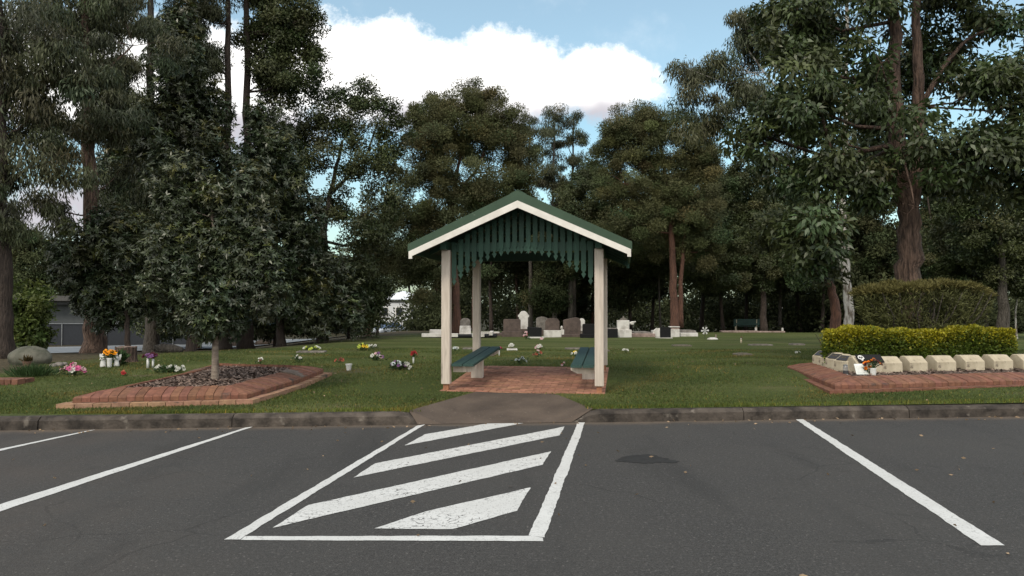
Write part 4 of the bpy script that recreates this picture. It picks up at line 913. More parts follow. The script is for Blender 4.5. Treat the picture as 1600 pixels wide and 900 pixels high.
def clipped_bush():
    rs = np.random.default_rng(6); Y = 16.0; R = thing('clipped_bush', 'flat topped clipped olive bush behind the yellow hedge', 'shrub', on(1437, Y)); B = np.array(R.location)
    k = Y / F; cx = 0; top = at(1425, 446, Y).z - B[2]; bot = .25
    N = 30000; a = rs.uniform(0, 2 * np.pi, N); r = rs.random(N) ** .33; h = rs.random(N)
    topface = rs.random(N) < .33; h = np.where(topface, .97 + .03 * rs.random(N), h); r = np.where(topface, np.sqrt(rs.random(N)), r)
    W_ = (.62 + .38 * sm(h * 1.3)) * 100 * k; lump = 1 + .06 * np.sin(a * 5 + h * 4) + .05 * np.sin(a * 9 - h * 7)
    C = np.column_stack([np.cos(a) * r * W_ * lump, np.sin(a) * r * W_ * .55 * lump, bot + (top - bot) * h * (1 - .03 * np.cos(a * 3)) * (1 - .17 * r ** 5 * (np.abs(np.cos(a)) ** 3)) + .03 * np.sin(np.cos(a) * r * 12)])
    # gaps: thin out pockets below the shorn top
    hole = (np.sin(C[:, 0] * 5 + 1) + np.sin(C[:, 2] * 7 + C[:, 0] * 3) + np.sin(C[:, 1] * 6)) > .9
    keep = ~(hole & (h < .78) & (rs.random(N) < .85)); C = C[keep]; h = h[keep]; n = len(C)
    D = np.column_stack([C[:, 0] * .5, C[:, 1] * .5, np.full(n, .45)]) + rs.normal(size=(n, 3)) * .5
    t = rs.uniform(.55, 1.4, (n, 1)) * np.where((h > .93)[:, None], np.array([1.35, 1.15, .9]), np.array([1.05, 1.05, .9]))
    arr_mesh('foliage', leaf_array(C, D, .11, .018, rs), 4, t, MT['L_olive'], R)
    mb = MB(); rr = random.Random(2)
    for i in range(30):
        x0 = rr.uniform(-.45, .45); y0 = rr.uniform(-.3, .3); x1 = x0 * 2.4 + rr.uniform(-.5, .5); y1 = -abs(rr.uniform(.1, .75))
        mb.tube([(x0, y0, -.05), (x0 + (x1 - x0) * .35 + rr.uniform(-.08, .08), y0 + (y1 - y0) * .4, top * .35), (x0 + (x1 - x0) * .7 + rr.uniform(-.1, .1), y1 * .8, top * .62), (x1, y1, top * .9)], [.024, .018, .013, .006], 5)
    mb.build('stems', MT['greybark'], R)
clipped_bush()

# ------------------------------------------------------------------ memorial blocks and offerings in the right bed
BZ = lambda x, y: tzr(x, y) + .185
def block(loc, rz, label, plaque, w=.40):
    R = thing('memorial_block', label, 'memorial', loc, rz, 'concrete memorial blocks along the bed')
    mb = MB(); mb.prism([(-.17, -.05), (.17, -.05), (.17, .20), (.10, .275), (-.02, .275), (-.165, .175)], -w / 2, w / 2, 'x'); mb.build('block', MT['cream'], R, bevel=.012)
    if plaque:
        n = Vector((0, -.125, .145)).normalized()
        a, b = Vector((0, -.150, .186)), Vector((0, -.035, .265)); off = Vector((0, -.566, .824)) * .005
        mb = MB(); vs = [Vector((-w / 2 + .05, a.y, a.z)) + off, Vector((w / 2 - .05, a.y, a.z)) + off, Vector((w / 2 - .05, b.y, b.z)) + off, Vector((-w / 2 + .05, b.y, b.z)) + off]
        mb.add([v for v in vs] + [v + off * 1.5 for v in vs], [(4, 5, 6, 7), (0, 1, 5, 4), (1, 2, 6, 5), (2, 3, 7, 6), (3, 0, 4, 7)])
        p = mb.build('plaque', MT['plaque'], R)
        mb = MB(); mb.box(a.lerp(b, .55) + off * 3, (.10, .02, .024)); mb.build('raised_ornament', MT['bronze'], p)
    return R
fr_y = lambda x: 13.38 + .17 * (x - 5.9)
for i, px in enumerate((1384, 1425, 1468, 1512, 1556, 1601)):
    Y = 13.4
    for _ in range(5): Y = fr_y((px - 800) / F * Y)
    x = (px - 800) / F * Y
    lab = ['cream concrete memorial block behind the dark red flowers', 'cream memorial block, next right of the one behind the dark red flowers', 'cream memorial block in the middle of the front row, below the hedge',
           'cream memorial block, fourth along the front row below the hedge', 'cream memorial block near the hedge end, last whole one in the front row', 'cream memorial block cut by the right edge of the photo'][i]
    block(Vector((x, Y, BZ(x, Y))), .16, lab, False, [.39, .34, .37, .38, .38, .39][i])
for i, (px, Y) in enumerate(((1314, 13.75), (1300, 14.15), (1289, 14.55), (1279, 14.95))):
    x = (px - 800) / F * Y + .12
    block(Vector((x, Y, BZ(x, Y))), -1.30, ['plaque topped memorial block in the side row, nearest the jar', 'plaque topped memorial block in the side row, second from the jar', 'plaque topped memorial block in the side row, third from the jar', 'plaque topped memorial block at the far end of the side row'][i], True, .36)
cx = (1352 - 800) / F * 13.45
corner = block(Vector((cx, 13.45, BZ(cx, 13.45))), .10, 'corner memorial block with black plaque bearing a white round emblem', False, .52)
def corner_plaque():
    th = math.atan2(.125, .145); mb = MB(); Mx = Matrix.Rotation(-(math.pi / 2 - math.atan2(.125, .145)) + .0, 3, 'X')
    # plaque leaning on the sloping face of the corner block
    a, b = Vector((0, -.175, .178)), Vector((0, -.03, .30)); up = (b - a); off = Vector((0, -.70, .71)) * .012
    w = .23
    vs = [Vector((-w, a.y, a.z)) + off, Vector((w, a.y, a.z)) + off, Vector((w, b.y, b.z)) + off, Vector((-w, b.y, b.z)) + off]
    mb.add(vs + [v + off for v in vs], [(3, 2, 1, 0), (4, 5, 6, 7), (0, 1, 5, 4), (1, 2, 6, 5), (2, 3, 7, 6), (3, 0, 4, 7)])
    p = mb.build('plaque', MT['blackstone'], corner)
    # white rounded emblem, broad above and narrow below, with a dark bar
    def onf(u, v): return Vector((u, 0, 0)) + a + up * v + off * 2.25
    mb = MB(); pts = []
    for i in range(24):
        t = 2 * math.pi * i / 24; r = .056 if math.sin(t) > -.35 else .048
        pts.append(onf(-.155 + r * math.cos(t) * (1 if math.sin(t) > -.4 else .62), .55 + .36 * math.sin(t)))
    mb.add(pts, [tuple(range(24))]); e = mb.build('emblem', MT['ceramic'], p)
    mb = MB()
    for u, v, r in ((-.175, .62, .016), (-.138, .62, .016), (-.157, .42, .008)):
        mb.add([onf(u + r * math.cos(t), v + .11 * r / .016 * math.sin(t)) + off * .3 for t in np.linspace(0, 2 * math.pi, 9)[:-1]], [tuple(range(8))])
    mb.build('emblem_mark', MT['blackstone'], e)
corner_plaque()

def rim_pt(px, Y): 
    x = (px - 800) / F * Y; return Vector((x, Y, tzr(x, Y) + .205))
def jar():
    R = thing('candle_jar', 'glass candle jar with dark label on the bed corner', 'jar', rim_pt(1320, 12.92)); R.location.z = tzr(R.location.x, R.location.y) + .198
    mb = MB(); mb.lathe([(.036, 0), (.04, .006), (.04, .135), (.032, .15)], 18); j = mb.build('jar', MT['jarglass'], R, smooth=False)
    mb = MB(); mb.lathe([(.0408, .022), (.0408, .078)], 18); mb.build('label', MT['darklabel'], j)
    mb = MB(); mb.lathe([(.036, .148), (.036, .172), (.03, .176)], 18); mb.build('lid', MT['steel'], R)
jar()
def card():
    R = thing('sympathy_card', 'pale greeting card propped below the black emblem plaque', 'card', rim_pt(1346, 13.0), .12)
    mb = MB(); n = 8; vs = []
    for i in range(n + 1):
        for j in range(5):
            u = -.115 + .23 * i / n; v = j / 4; vs.append((u, .06 * v + .012 * math.sin(u * 20 + v * 2), .17 * v + (.0 if v else 0)))
    mb.add(vs, [(i * 5 + j, (i + 1) * 5 + j, (i + 1) * 5 + j + 1, i * 5 + j + 1) for i in range(n) for j in range(4)]); o = mb.build('front', MT['card'], R, smooth=True)
    o.modifiers.new('t', 'SOLIDIFY').thickness = .003
    mb = MB(); mb.add([(-.13, -.07, .004), (.1, -.03, .002), (.11, .0, .012), (-.11, .0, .010)], [(0, 1, 2, 3)]); o = mb.build('flap', MT['card'], R); o.modifiers.new('t', 'SOLIDIFY').thickness = .003
card()

# ------------------------------------------------------------------ flowers
COLS = dict(white=(.62, .62, .56), pink=(.62, .14, .30), pale=(.70, .48, .50), red=(.34, .03, .03), orange=(.85, .24, .02), yellow=(.78, .55, .05), dred=(.075, .012, .020), lime=(.50, .58, .10), coral=(.45, .12, .075), purple=(.22, .10, .25), sun=(.85, .34, .01), silver=(.55, .60, .60), brown=(.18, .08, .05))
def flowers(loc, cols, label, n=9, w=.14, h=.16, bloom=.035, vase=None, vh=.16, vr=.035, vcol='ceramic', leaves=40, seed=0, group='flowers left on the graves', cat='flowers', name='flower_bunch'):
    rr = random.Random(seed); R = thing(name, label, cat, loc, rr.uniform(-.3, .3), group)
    z0 = 0
    if vase:
        mb = MB(); mb.lathe([(vr * .8, -.02), (vr * .85, 0), (vr, vh * .5), (vr * .95, vh * .85), (vr * 1.05, vh)] if vase == 'round' else [(vr, -.03), (vr, vh), (vr * .8, vh)], 14); mb.build('vase', MT[vcol], R, smooth=True); z0 = vh
    ms, mp = MB(), MB(); rs = np.random.default_rng(seed); heads = []
    for i in range(n):
        a, q = rr.uniform(0, 6.283), math.sqrt(rr.random()); p = Vector((math.cos(a) * q * w, math.sin(a) * q * w * .7, z0 + h * (1 - .5 * q * q) * rr.uniform(.65, 1.05))); heads.append(p)
        ms.tube([(p.x * .1, p.y * .1, z0 - .02), (p.x * .5, p.y * .5, z0 + (p.z - z0) * .6), p], .004, 4)
        c = COLS[rr.choice(cols)]; b = bloom * rr.uniform(.62, 1.05); nrm = (Vector((p.x / w, p.y / w - .7, .9)) + Vector((rr.uniform(-.3, .3),) * 3)).normalized()
        t1 = nrm.orthogonal().normalized(); t2 = nrm.cross(t1)
        for ring, (m_, lift, s_) in enumerate(((6, .25, 1), (5, .7, .7))):
            for k in range(m_):
                th = 6.283 * k / m_ + ring * .5 + rr.uniform(-.2, .2); d = t1 * math.cos(th) + t2 * math.sin(th); sd_ = nrm.cross(d)
                tip = p + (d + nrm * lift) * b * s_; mid = p + (d * .6 + nrm * lift * .4) * b * s_
                v = rr.uniform(.75, 1.15); mp.add([p, mid + sd_ * b * .38 * s_, tip, mid - sd_ * b * .38 * s_], [(0, 1, 2, 3)], tuple(x * v for x in c))
        mp.blob(p + nrm * b * .2, (b * .22, b * .22, b * .22), n=6, m=4, tint=tuple(x * .6 for x in c) if 'sun' not in cols else (.08, .04, .02))
    ms.build('stems', MT['stem'], R); mp.build('blooms', MT['petal'], R)
    if leaves:
        C = np.column_stack([rs.normal(size=leaves) * w * .4, rs.normal(size=leaves) * w * .3, z0 + rs.random(leaves) * h * .7]); D = np.column_stack([C[:, 0] / w, C[:, 1] / w, np.full(leaves, .4)]) + rs.normal(size=(leaves, 3)) * .4
        arr_mesh('leaves', leaf_array(C, D, h * .45, h * .16, rs), 4, rs.uniform(.6, 1.5, (leaves, 1)) * np.ones(3), MT['stem'], R)
    return R
G = ground
flowers(G(112, 586), ['pink', 'pink', 'pale', 'white'], 'bright pink flower bunch on the grass near the mossy boulder', 14, .22, .22, .075, seed=1)
flowers(G(171, 573), ['sun'], 'white vase of large orange sunflowers between two angels', 5, .11, .18, .085, vase='round', vh=.18, vr=.05, seed=2)
flowers(G(187, 570), ['brown', 'brown'], 'dark green wreath behind the right hand angel', 5, .10, .34, .04, leaves=90, seed=3, name='wreath', cat='wreath')
flowers(G(231, 575), ['dred', 'dred', 'purple'], 'left slim white vase of dark red flowers', 8, .10, .09, .06, vase='tube', vh=.20, vr=.026, seed=4)
flowers(G(239, 575), ['dred', 'dred', 'purple'], 'right slim white vase of dark red flowers', 8, .10, .09, .06, vase='tube', vh=.19, vr=.022, seed=5)
flowers(G(194, 587), ['red', 'coral'], 'small low red flowers between the angels and the brick bed', 5, .09, .08, .045, seed=6, leaves=20)
flowers(G(265, 582), ['white'], 'low spreading clump of white flowers behind the mulch bed', 22, .34, .17, .045, seed=7, leaves=200, name='flower_clump')
flowers(G(407, 569), ['white', 'brown'], 'small white and brown posy right of the bed tree', 6, .10, .12, .05, seed=8, leaves=14)
flowers(G(466, 566), ['white'], 'thin white flowers with green leaves left of the white pot', 5, .10, .16, .04, seed=9)
flowers(G(487, 549), ['white', 'lime'], 'white and lime flowers lying on a pale plaque', 9, .24, .16, .06, seed=10)
flowers(G(530, 567), ['coral', 'brown'], 'small coral posy just left of the white pot', 6, .09, .10, .05, seed=11, leaves=14)
flowers(G(567, 548), ['lime', 'yellow'], 'yellow and lime flower bunch touching a white spray, back left lawn', 13, .18, .24, .065, seed=12)
flowers(G(582, 546), ['white'], 'white flower spray just right of the yellow and lime bunch', 8, .18, .16, .05, seed=13)
flowers(G(587, 564), ['pale', 'white', 'purple'], 'pale pink and white bunch in the left lawn', 13, .17, .18, .06, seed=14)
flowers(G(646, 568), ['coral', 'red'], 'coral red flowers in a thin stand, left of the shelter post', 8, .08, .12, .055, vase='tube', vh=.14, vr=.018, seed=15, leaves=12)
flowers(G(624, 577), ['white', 'silver', 'purple'], 'wide white and dark bunch on the lawn left of the shelter', 22, .22, .17, .055, seed=16, leaves=140)
flowers(G(638, 578), ['white'], 'tiny white posy right of the wide white and dark bunch', 4, .06, .08, .04, seed=17, leaves=10)
flowers(G(711, 549), ['white', 'silver'], 'white posy seen between the shelter post and left bench', 5, .08, .16, .05, seed=18, leaves=14)
flowers(G(780, 556), ['red', 'pink'], 'red flower stem beyond the end of the left bench', 5, .06, .10, .05, vase='tube', vh=.14, vr=.016, seed=19, leaves=10)
flowers(G(801, 545), ['white'], 'white lily like flower on the lawn below the black box stone', 7, .13, .16, .075, seed=20, leaves=0)
flowers(G(844, 546), ['white', 'pale'], 'white posy on the lawn below the brown arched stone', 7, .14, .14, .06, seed=21, leaves=16)
flowers(G(840, 558), ['pale', 'coral', 'brown'], 'pale pink posy in the lawn between the two shelter benches', 8, .12, .15, .05, seed=22, leaves=20)
flowers(G(813, 569), ['silver'], 'silvery sprig on the lawn between the two shelter benches', 9, .13, .17, .045, seed=23, leaves=30)
flowers(G(880, 574), ['pale', 'coral'], 'small pink posy just left of the right bench', 4, .06, .10, .04, seed=24, leaves=8)
flowers(G(901, 557), ['white', 'lime', 'yellow'], 'white and lime bunch behind the right bench end', 9, .13, .14, .06, seed=25)
flowers(G(978, 551), ['white'], 'white posy on the lawn right of the right shelter post', 4, .08, .11, .06, seed=26, leaves=8)
flowers(G(1158, 536), ['white', 'brown'], 'small pale vase of flowers below the far green bench', 3, .05, .08, .04, vase='tube', vh=.14, vr=.03, vcol='cream', seed=27, leaves=6)
flowers(G(1246, 552), ['white'], 'white posy lying in the grass left of the brick bed', 3, .10, .07, .05, seed=28, leaves=4)
flowers(G(847, 532), ['white', 'pale'], 'pale flowers at the foot of the white based brown stone', 5, .10, .14, .06, seed=29, leaves=8)
flowers(G(822, 531), ['pale', 'coral', 'white'], 'pink flowers beside the black box stone', 7, .10, .34, .07, seed=30, leaves=20)
flowers(rim_pt(1357, 13.0) + Vector((0, .04, -.01)), ['orange', 'orange'], 'bright orange flowers leaning over the pale card', 6, .07, .16, .055, seed=31, leaves=16)
flowers(rim_pt(1363, 12.97) + Vector((0, 0, -.01)), ['dred', 'dred', 'brown', 'orange'], 'dark red and orange flowers in a white cup on the bed rim', 14, .13, .17, .045, vase='round', vh=.115, vr=.05, seed=32, leaves=26)

def angel(px, py, label, h, seed):
    R = thing('angel_figurine', label, 'figurine', G(px, py), 0, 'white angel figurines')
    mb = MB(); mb.lathe([(.075, -.01), (.08, .02), (.062, .12), (.045, .2), (.05, .24), (.03, .27), (.016, .285)], 14, sy=.8); mb.blob((0, -.005, .315), (.032, .034, .038)); mb.tube([(-.05, -.01, .235), (-.05, -.06, .19), (0, -.085, .215)], .014, 6); mb.tube([(.05, -.01, .235), (.05, -.06, .19), (0, -.085, .215)], .014, 6)
    mb.build('body', MT['ceramic'], R, smooth=True)
    for sg in (-1, 1):
        mb = MB(); mb.prism([(sg * .015, .24), (sg * .05, .31), (sg * .11, .335), (sg * .115, .27), (sg * .09, .19), (sg * .05, .15), (sg * .02, .17)], .035, .05); mb.build('wing', MT['ceramic'], R)
    R.scale = (h / .35,) * 3
angel(161, 573, 'white angel figurine left of the orange sunflowers', .28, 1)
angel(182, 572, 'white angel figurine right of the orange sunflowers', .26, 2)
def pot(loc, label, vh, vr, m, cat='pot', plant=None, seed=0):
    R = thing('flower_pot', label, cat, loc)
    mb = MB(); mb.lathe([(vr * .72, -.02), (vr * .75, 0), (vr, vh * .82), (vr * 1.1, vh * .83), (vr * 1.1, vh), (vr * .95, vh), (vr * .9, vh * .9)], 16); mb.build('pot', MT[m], R, smooth=False)
    if plant:
        rs = np.random.default_rng(seed); n = plant[0]; C = np.column_stack([rs.normal(size=n) * vr * .4, rs.normal(size=n) * vr * .4, np.full(n, vh * .9)]); D = np.column_stack([rs.normal(size=n) * .55, rs.normal(size=n) * .55, np.ones(n)])
        arr_mesh('plant', leaf_array(C, D, plant[1], plant[2], rs, bend=.2), 4, rs.uniform(.7, 1.6, (n, 1)) * np.array(plant[3]), MT['stem'], R)
pot(G(545, 578), 'plain white flower pot on the left lawn', .12, .06, 'ceramic')
pot(G(42, 573), 'small terracotta pot in front of the mossy boulder', .11, .08, 'terracotta', plant=(40, .16, .04, (2.0, .8, 1.0)), seed=3)
pot(on(575, 38), 'brown tub with strappy green plant near the parked car', .60, .20, 'terracotta', plant=(160, .9, .09, (1.3, 1.4, 1.2)), seed=4)
def grass_tuft():
    R = thing('grass_tuft', 'low tufted green plant in front of the mossy boulder', 'plant', G(50, 588)); rs = np.random.default_rng(12); n = 500
    C = np.column_stack([rs.normal(size=n) * .16, rs.normal(size=n) * .1, np.zeros(n)]); D = np.column_stack([C[:, 0] * 3 + rs.normal(size=n) * .3, C[:, 1] * 3 + rs.normal(size=n) * .3, np.ones(n)])
    arr_mesh('blades', leaf_array(C, D, .24, .016, rs), 4, rs.uniform(.6, 1.4, (n, 1)) * np.ones(3), MT['stem'], R)
grass_tuft()
def pinwheel():
    R = thing('pinwheel', 'white pinwheel on a thin stick in the far lawn', 'ornament', on(1101, 33))
    mb = MB(); mb.tube([(0, 0, -.05), (0, 0, .36)], .008, 6); mb.build('stick', MT['darklabel'], R)
    mb = MB(); 
    for k in range(6):
        a = k * math.pi / 3; ca, sa = math.cos(a), math.sin(a); mb.prism([(0, .36), (.16 * ca - .05 * sa, .36 + .16 * sa + .05 * ca), (.17 * ca + .03 * sa, .36 + .17 * sa - .03 * ca)], -.02, -.012)
    mb.build('vanes', MT['ceramic'], R)
pinwheel()
def duck():
    R = thing('ornament_tray', 'low white ornament with a small figure on the far lawn right of the pinwheel', 'ornament', on(1113, 32))
    mb = MB(); mb.lathe([(.2, -.01), (.24, .02), (.2, .07), (.1, .1)], 12, sy=.6); mb.build('tray', MT['whitestone'], R, smooth=True)
    mb = MB(); mb.lathe([(.03, .09), (.035, .12), (.02, .17), (.025, .2), (.01, .22)], 8, c=(.14, 0, 0)); mb.build('figure', MT['pinkstone'], R, smooth=True)
duck()
for i, (px, py, w, m, lab) in enumerate([(732, 546, .34, 'greystone', 'pale lawn plaque near the white posy behind the left bench'), (800, 547, .30, 'whitestone', 'pale lawn plaque beneath the white lily like flower'), (898, 546, .55, 'greystone', 'long pale lawn plaque just behind the right bench'), (1188, 540, .75, 'greystone', 'long pale lawn plaque below the small white posts'),
                                         (487, 551, .75, 'greystone', 'pale lawn plaque under the white and lime flowers'), (1065, 541, .6, 'bronze', 'brownish lawn plaque left of the pinwheel'), (1245, 539, .45, 'greystone', 'pale lawn plaque nearest the yellow hedge'), (940, 549, .4, 'bronze', 'brownish lawn plaque behind the right shelter post'), (1160, 555, .4, 'bronze', 'brownish lawn plaque alone in the right hand lawn')]):
    R = thing('lawn_plaque', lab, 'plaque', G(px, py), .05, 'plaques set in the lawn')
    mb = MB(); mb.box((0, 0, .0), (w, .36, .09), bev=.01); mb.build('base', MT[m], R)
    mb = MB(); mb.box((0, 0, .052), (w * .7, .24, .012)); mb.build('plate', MT['bronze'], R)

# ------------------------------------------------------------------ gravestones
def pxm(Y): return Y / F
def arch(w, h, shoulder=.75, n=10):
    pts = [(-w, 0), (w, 0), (w, h * shoulder)]
    for i in range(1, n): 
        a = math.pi * i / n; pts.append((w * math.cos(a), h * shoulder + h * (1 - shoulder) * math.sin(a)))
    return pts + [(-w, h * shoulder)]
def grave(px, Y, label, parts, rz=0.0):
    R = thing('gravestone', label, 'gravestone', on(px, Y), rz, 'gravestones at the back of the lawn')
    for nm, m, fn, bev in parts:
        mb = MB(); fn(mb); mb.build(nm, MT[m], R, bevel=bev)
    return R
k35 = 35 / F
BX = lambda *a, **k: (lambda mb: mb.box(*a, **k))
PR = lambda poly, a, b: (lambda mb: mb.prism(poly, a, b))
grave(800, 35.5, 'plain brown upright stone left of the white arched headstone', [('headstone', 'brownstone', PR([(-.40, 0), (.40, 0), (.40, .78), (.36, .82), (-.36, .82), (-.40, .78)], -.1, .1), .01), ('plinth', 'brownstone', BX((0, -.02, .12), (.95, .4, .3)), .01)])
grave(818, 36.5, 'tall white arched headstone on a brown base', [('headstone', 'whitestone', PR([(x, z + .34) for x, z in arch(.21, .86, .76)], -.09, .07), .015), ('shoulders', 'whitestone', PR([(-.26, .90), (.26, .90), (.27, 1.0), (.22, 1.03), (-.22, 1.03), (-.27, 1.0)], -.07, .05), .01), ('plinth', 'brownstone', BX((0.05, 0, .14), (.75, .5, .42)), .01)])
grave(835, 34, 'black box shaped low stone in front of the white arched headstone', [('headstone', 'blackstone', PR([(-.31, -.05), (.31, -.05), (.32, .46), (-.32, .49)], -.16, .16), .012), ('base', 'whitestone', BX((.05, .03, .02), (.75, .5, .08)), 0)])
grave(847, 38, 'mottled brown upright stone behind the black box stone', [('headstone', 'greystone', PR(arch(.30, .92, .85), -.1, .1), .01), ('plinth', 'brownstone', BX((0, 0, .1), (.8, .45, .3)), .01)])
grave(863, 35.5, 'brown shouldered headstone on a wide white base', [('headstone', 'brownstone', PR([(-.33, .28), (.33, .28), (.33, .72), (.24, .84), (.1, .87), (-.1, .87), (-.24, .84), (-.33, .72)], -.08, .08), .012), ('plinth', 'whitestone', BX((0, -.03, .14), (.80, .42, .34)), .012), ('ornament', 'whitestone', lambda mb: (mb.blob((.42, -.12, .42), (.06, .06, .1)), mb.box((.46, -.1, .2), (.14, .14, .3))), 0)])
grave(893, 35.5, 'largest brown headstone, with rounded right shoulder, near the shelter right post', [('headstone', 'brownstone', PR([(-.39, 0), (.41, 0), (.42, .72), (.36, .86), (.2, .91), (-.34, .80), (-.39, .76)], -.12, .1), .012), ('plinth', 'brownstone', BX((0, 0, .04), (.95, .5, .16)), .01)])
grave(909, 37, 'narrow white stone half hidden behind the largest brown headstone', [('headstone', 'whitestone', PR(arch(.14, .85, .85), -.08, .08), .012), ('plinth', 'greystone', BX((0, 0, .1), (.5, .4, .3)), .01)])
grave(922, 34.5, 'wide stepped black stone left of the shelter right post', [('headstone', 'blackstone', PR([(-.34, .14), (.46, .14), (.46, .58), (.40, .62), (-.30, .62), (-.34, .58)], -.1, .1), .01), ('plinth', 'blackstone', BX((.05, -.04, .05), (1.0, .5, .24)), .01)])
grave(957, 34.5, 'low black stone just right of the shelter right post', [('headstone', 'blackstone', PR([(-.25, -.05), (.22, -.05), (.22, .40), (-.25, .40)], -.14, .14), .01), ('capping', 'greystone', BX((-.02, .1, .41), (.46, .2, .06)), .01)])
grave(974, 35, 'white weathered headstone with broken cross on top', [('headstone', 'whitestone', BX((-.02, 0, .56), (.55, .22, .44)), .015), ('plinth', 'whitestone', BX((0, -.03, .15), (.68, .4, .40)), .015), ('pediment', 'greystone', PR([(-.2, .78), (.2, .78), (.1, .88), (.03, .90), (.03, .97), (-.03, .97), (-.03, .90), (-.1, .88)], -.05, .05), .005), ('broken_arm', 'whitestone', lambda mb: (mb.tube([(.26, 0, .64), (.40, -.02, .67), (.56, -.02, .72)], [.05, .06, .02], 6), mb.blob((.4, -.02, .62), (.09, .05, .06))), 0)])
grave(1003, 36, 'low pinkish kerbed grave right of the white weathered headstone', [('kerb_slab', 'pinkstone', BX((0, .6, .06), (1.1, 2.0, .2)), .02), ('cover', 'greystone', BX((0, .6, .19), (.8, 1.7, .06)), .01)])
grave(1025, 36, 'low white block with a slanted back, left of the small black headstone', [('block', 'whitestone', BX((0, 0, .12), (.40, .5, .36)), .012), ('slant', 'whitestone', PR([(-.1, .3), (.2, .3), (.2, .40), (.02, .40)], -.1, .15), .01)])
grave(1039, 34.2, 'small upright black headstone right of the low white block', [('headstone', 'blackstone', PR([(-.22, -.03), (.24, -.03), (.24, .47), (-.22, .485)], -.08, .08), .01), ('base', 'whitestone', BX((-.05, 0, -.01), (.7, .4, .06)), 0)])
grave(1053, 36, 'pink and white block partly behind the small black headstone', [('block', 'whitestone', BX((0, 0, .16), (.42, .45, .40)), .012), ('band', 'pinkstone', BX((.02, 0, .40), (.36, .40, .09)), .01), ('capping', 'whitestone', BX((0, 0, .465), (.46, .46, .04)), .01)])
grave(1074, 37, 'low white slab grave, furthest right of the gravestones', [('slab', 'whitestone', BX((0, .4, .06), (.82, 1.6, .22)), .015), ('cover', 'greystone', BX((.04, .5, .23), (.7, 1.4, .10), taper=.9), .01)])
grave(727, 36, 'slanted white headstone with grey stone behind, seen beside the back left post', [('headstone', 'whitestone', PR([(-.25, .12), (.25, .12), (.27, .16), (.25, .50), (-.25, .50), (-.27, .16)], -.1, .1), .012), ('plinth', 'whitestone', BX((.0, 0, .06), (.66, .5, .14)), .01), ('rear_stone', 'greystone', PR([(x - .02, z) for x, z in arch(.24, .86, .8)], .3, .42), .01)])
grave(705, 34, 'long white kerbed grave with stepped end, behind the front left post', [('kerb', 'whitestone', lambda mb: (mb.box((-.5, 0, .12), (1.6, .16, .16)), mb.box((1.2, 0, .12), (.55, .16, .16)), mb.box((-.6, 1.0, .20), (.9, .3, .28)), mb.box((1.75, 1.0, .18), (.16, 2, .14))), .01), ('cover', 'blackstone', BX((.5, 1.0, .06), (3.0, 1.8, .1)), .01)])
grave(766, 37.5, 'low white kerb strip right of the back left post', [('kerb', 'whitestone', BX((0, 0, .08), (.9, .2, .22)), .01), ('cover', 'brownstone', BX((.9, .3, .05), (1.5, 1.2, .14)), .01)])

def park_bench():
    P = on(1166, 49); R = thing('park_bench', 'dark green slatted park bench at the edge of the far wood', 'bench', P, -.42)
    mb = MB()
    for k in range(3): mb.box((0, -.05 - .14 * k, .44), (1.6, .12, .035))
    mb.build('seat', MT['seat'], R)
    mb = MB()
    for k in range(3): mb.box((0, .06 + .035 * k, .56 + .13 * k), (1.6, .03, .11))
    mb.build('backrest', MT['seat'], R)
    for x in (-.62, .62):
        mb = MB(); mb.box((x, -.19, .2), (.09, .42, .44), taper=.9); mb.box((x, .1, .6), (.05, .05, .5)); mb.build('leg', MT['cream'], R)
park_bench()
for i, (px, tilt, h) in enumerate(((1181, -.10, .32), (1197, -.42, .36), (1222, 0, .32))):
    R = thing('marker_post', ['short white post nearest the far green bench', 'short white post leaning left, beyond the far lawn', 'short upright white post furthest from the far green bench'][i], 'post', on(px, 47), 0, 'short white posts beyond the lawn')
    R.rotation_euler = (0, tilt, 0); mb = MB(); mb.box((0, 0, h / 2 - .03), (.11, .09, h), taper=.9); mb.build('post', MT['whitestone'], R)
R = thing('garden_edging', 'low reddish edging slab below the far bench and white posts', 'edging', on(1180, 46)); mb = MB(); mb.box((-1.0, 0, .04), (2.2, .5, .14), bev=.02); mb.box((.95, .1, .02), (1.6, .4, .12), bev=.02); mb.build('slabs', MT['pinkstone'], R)

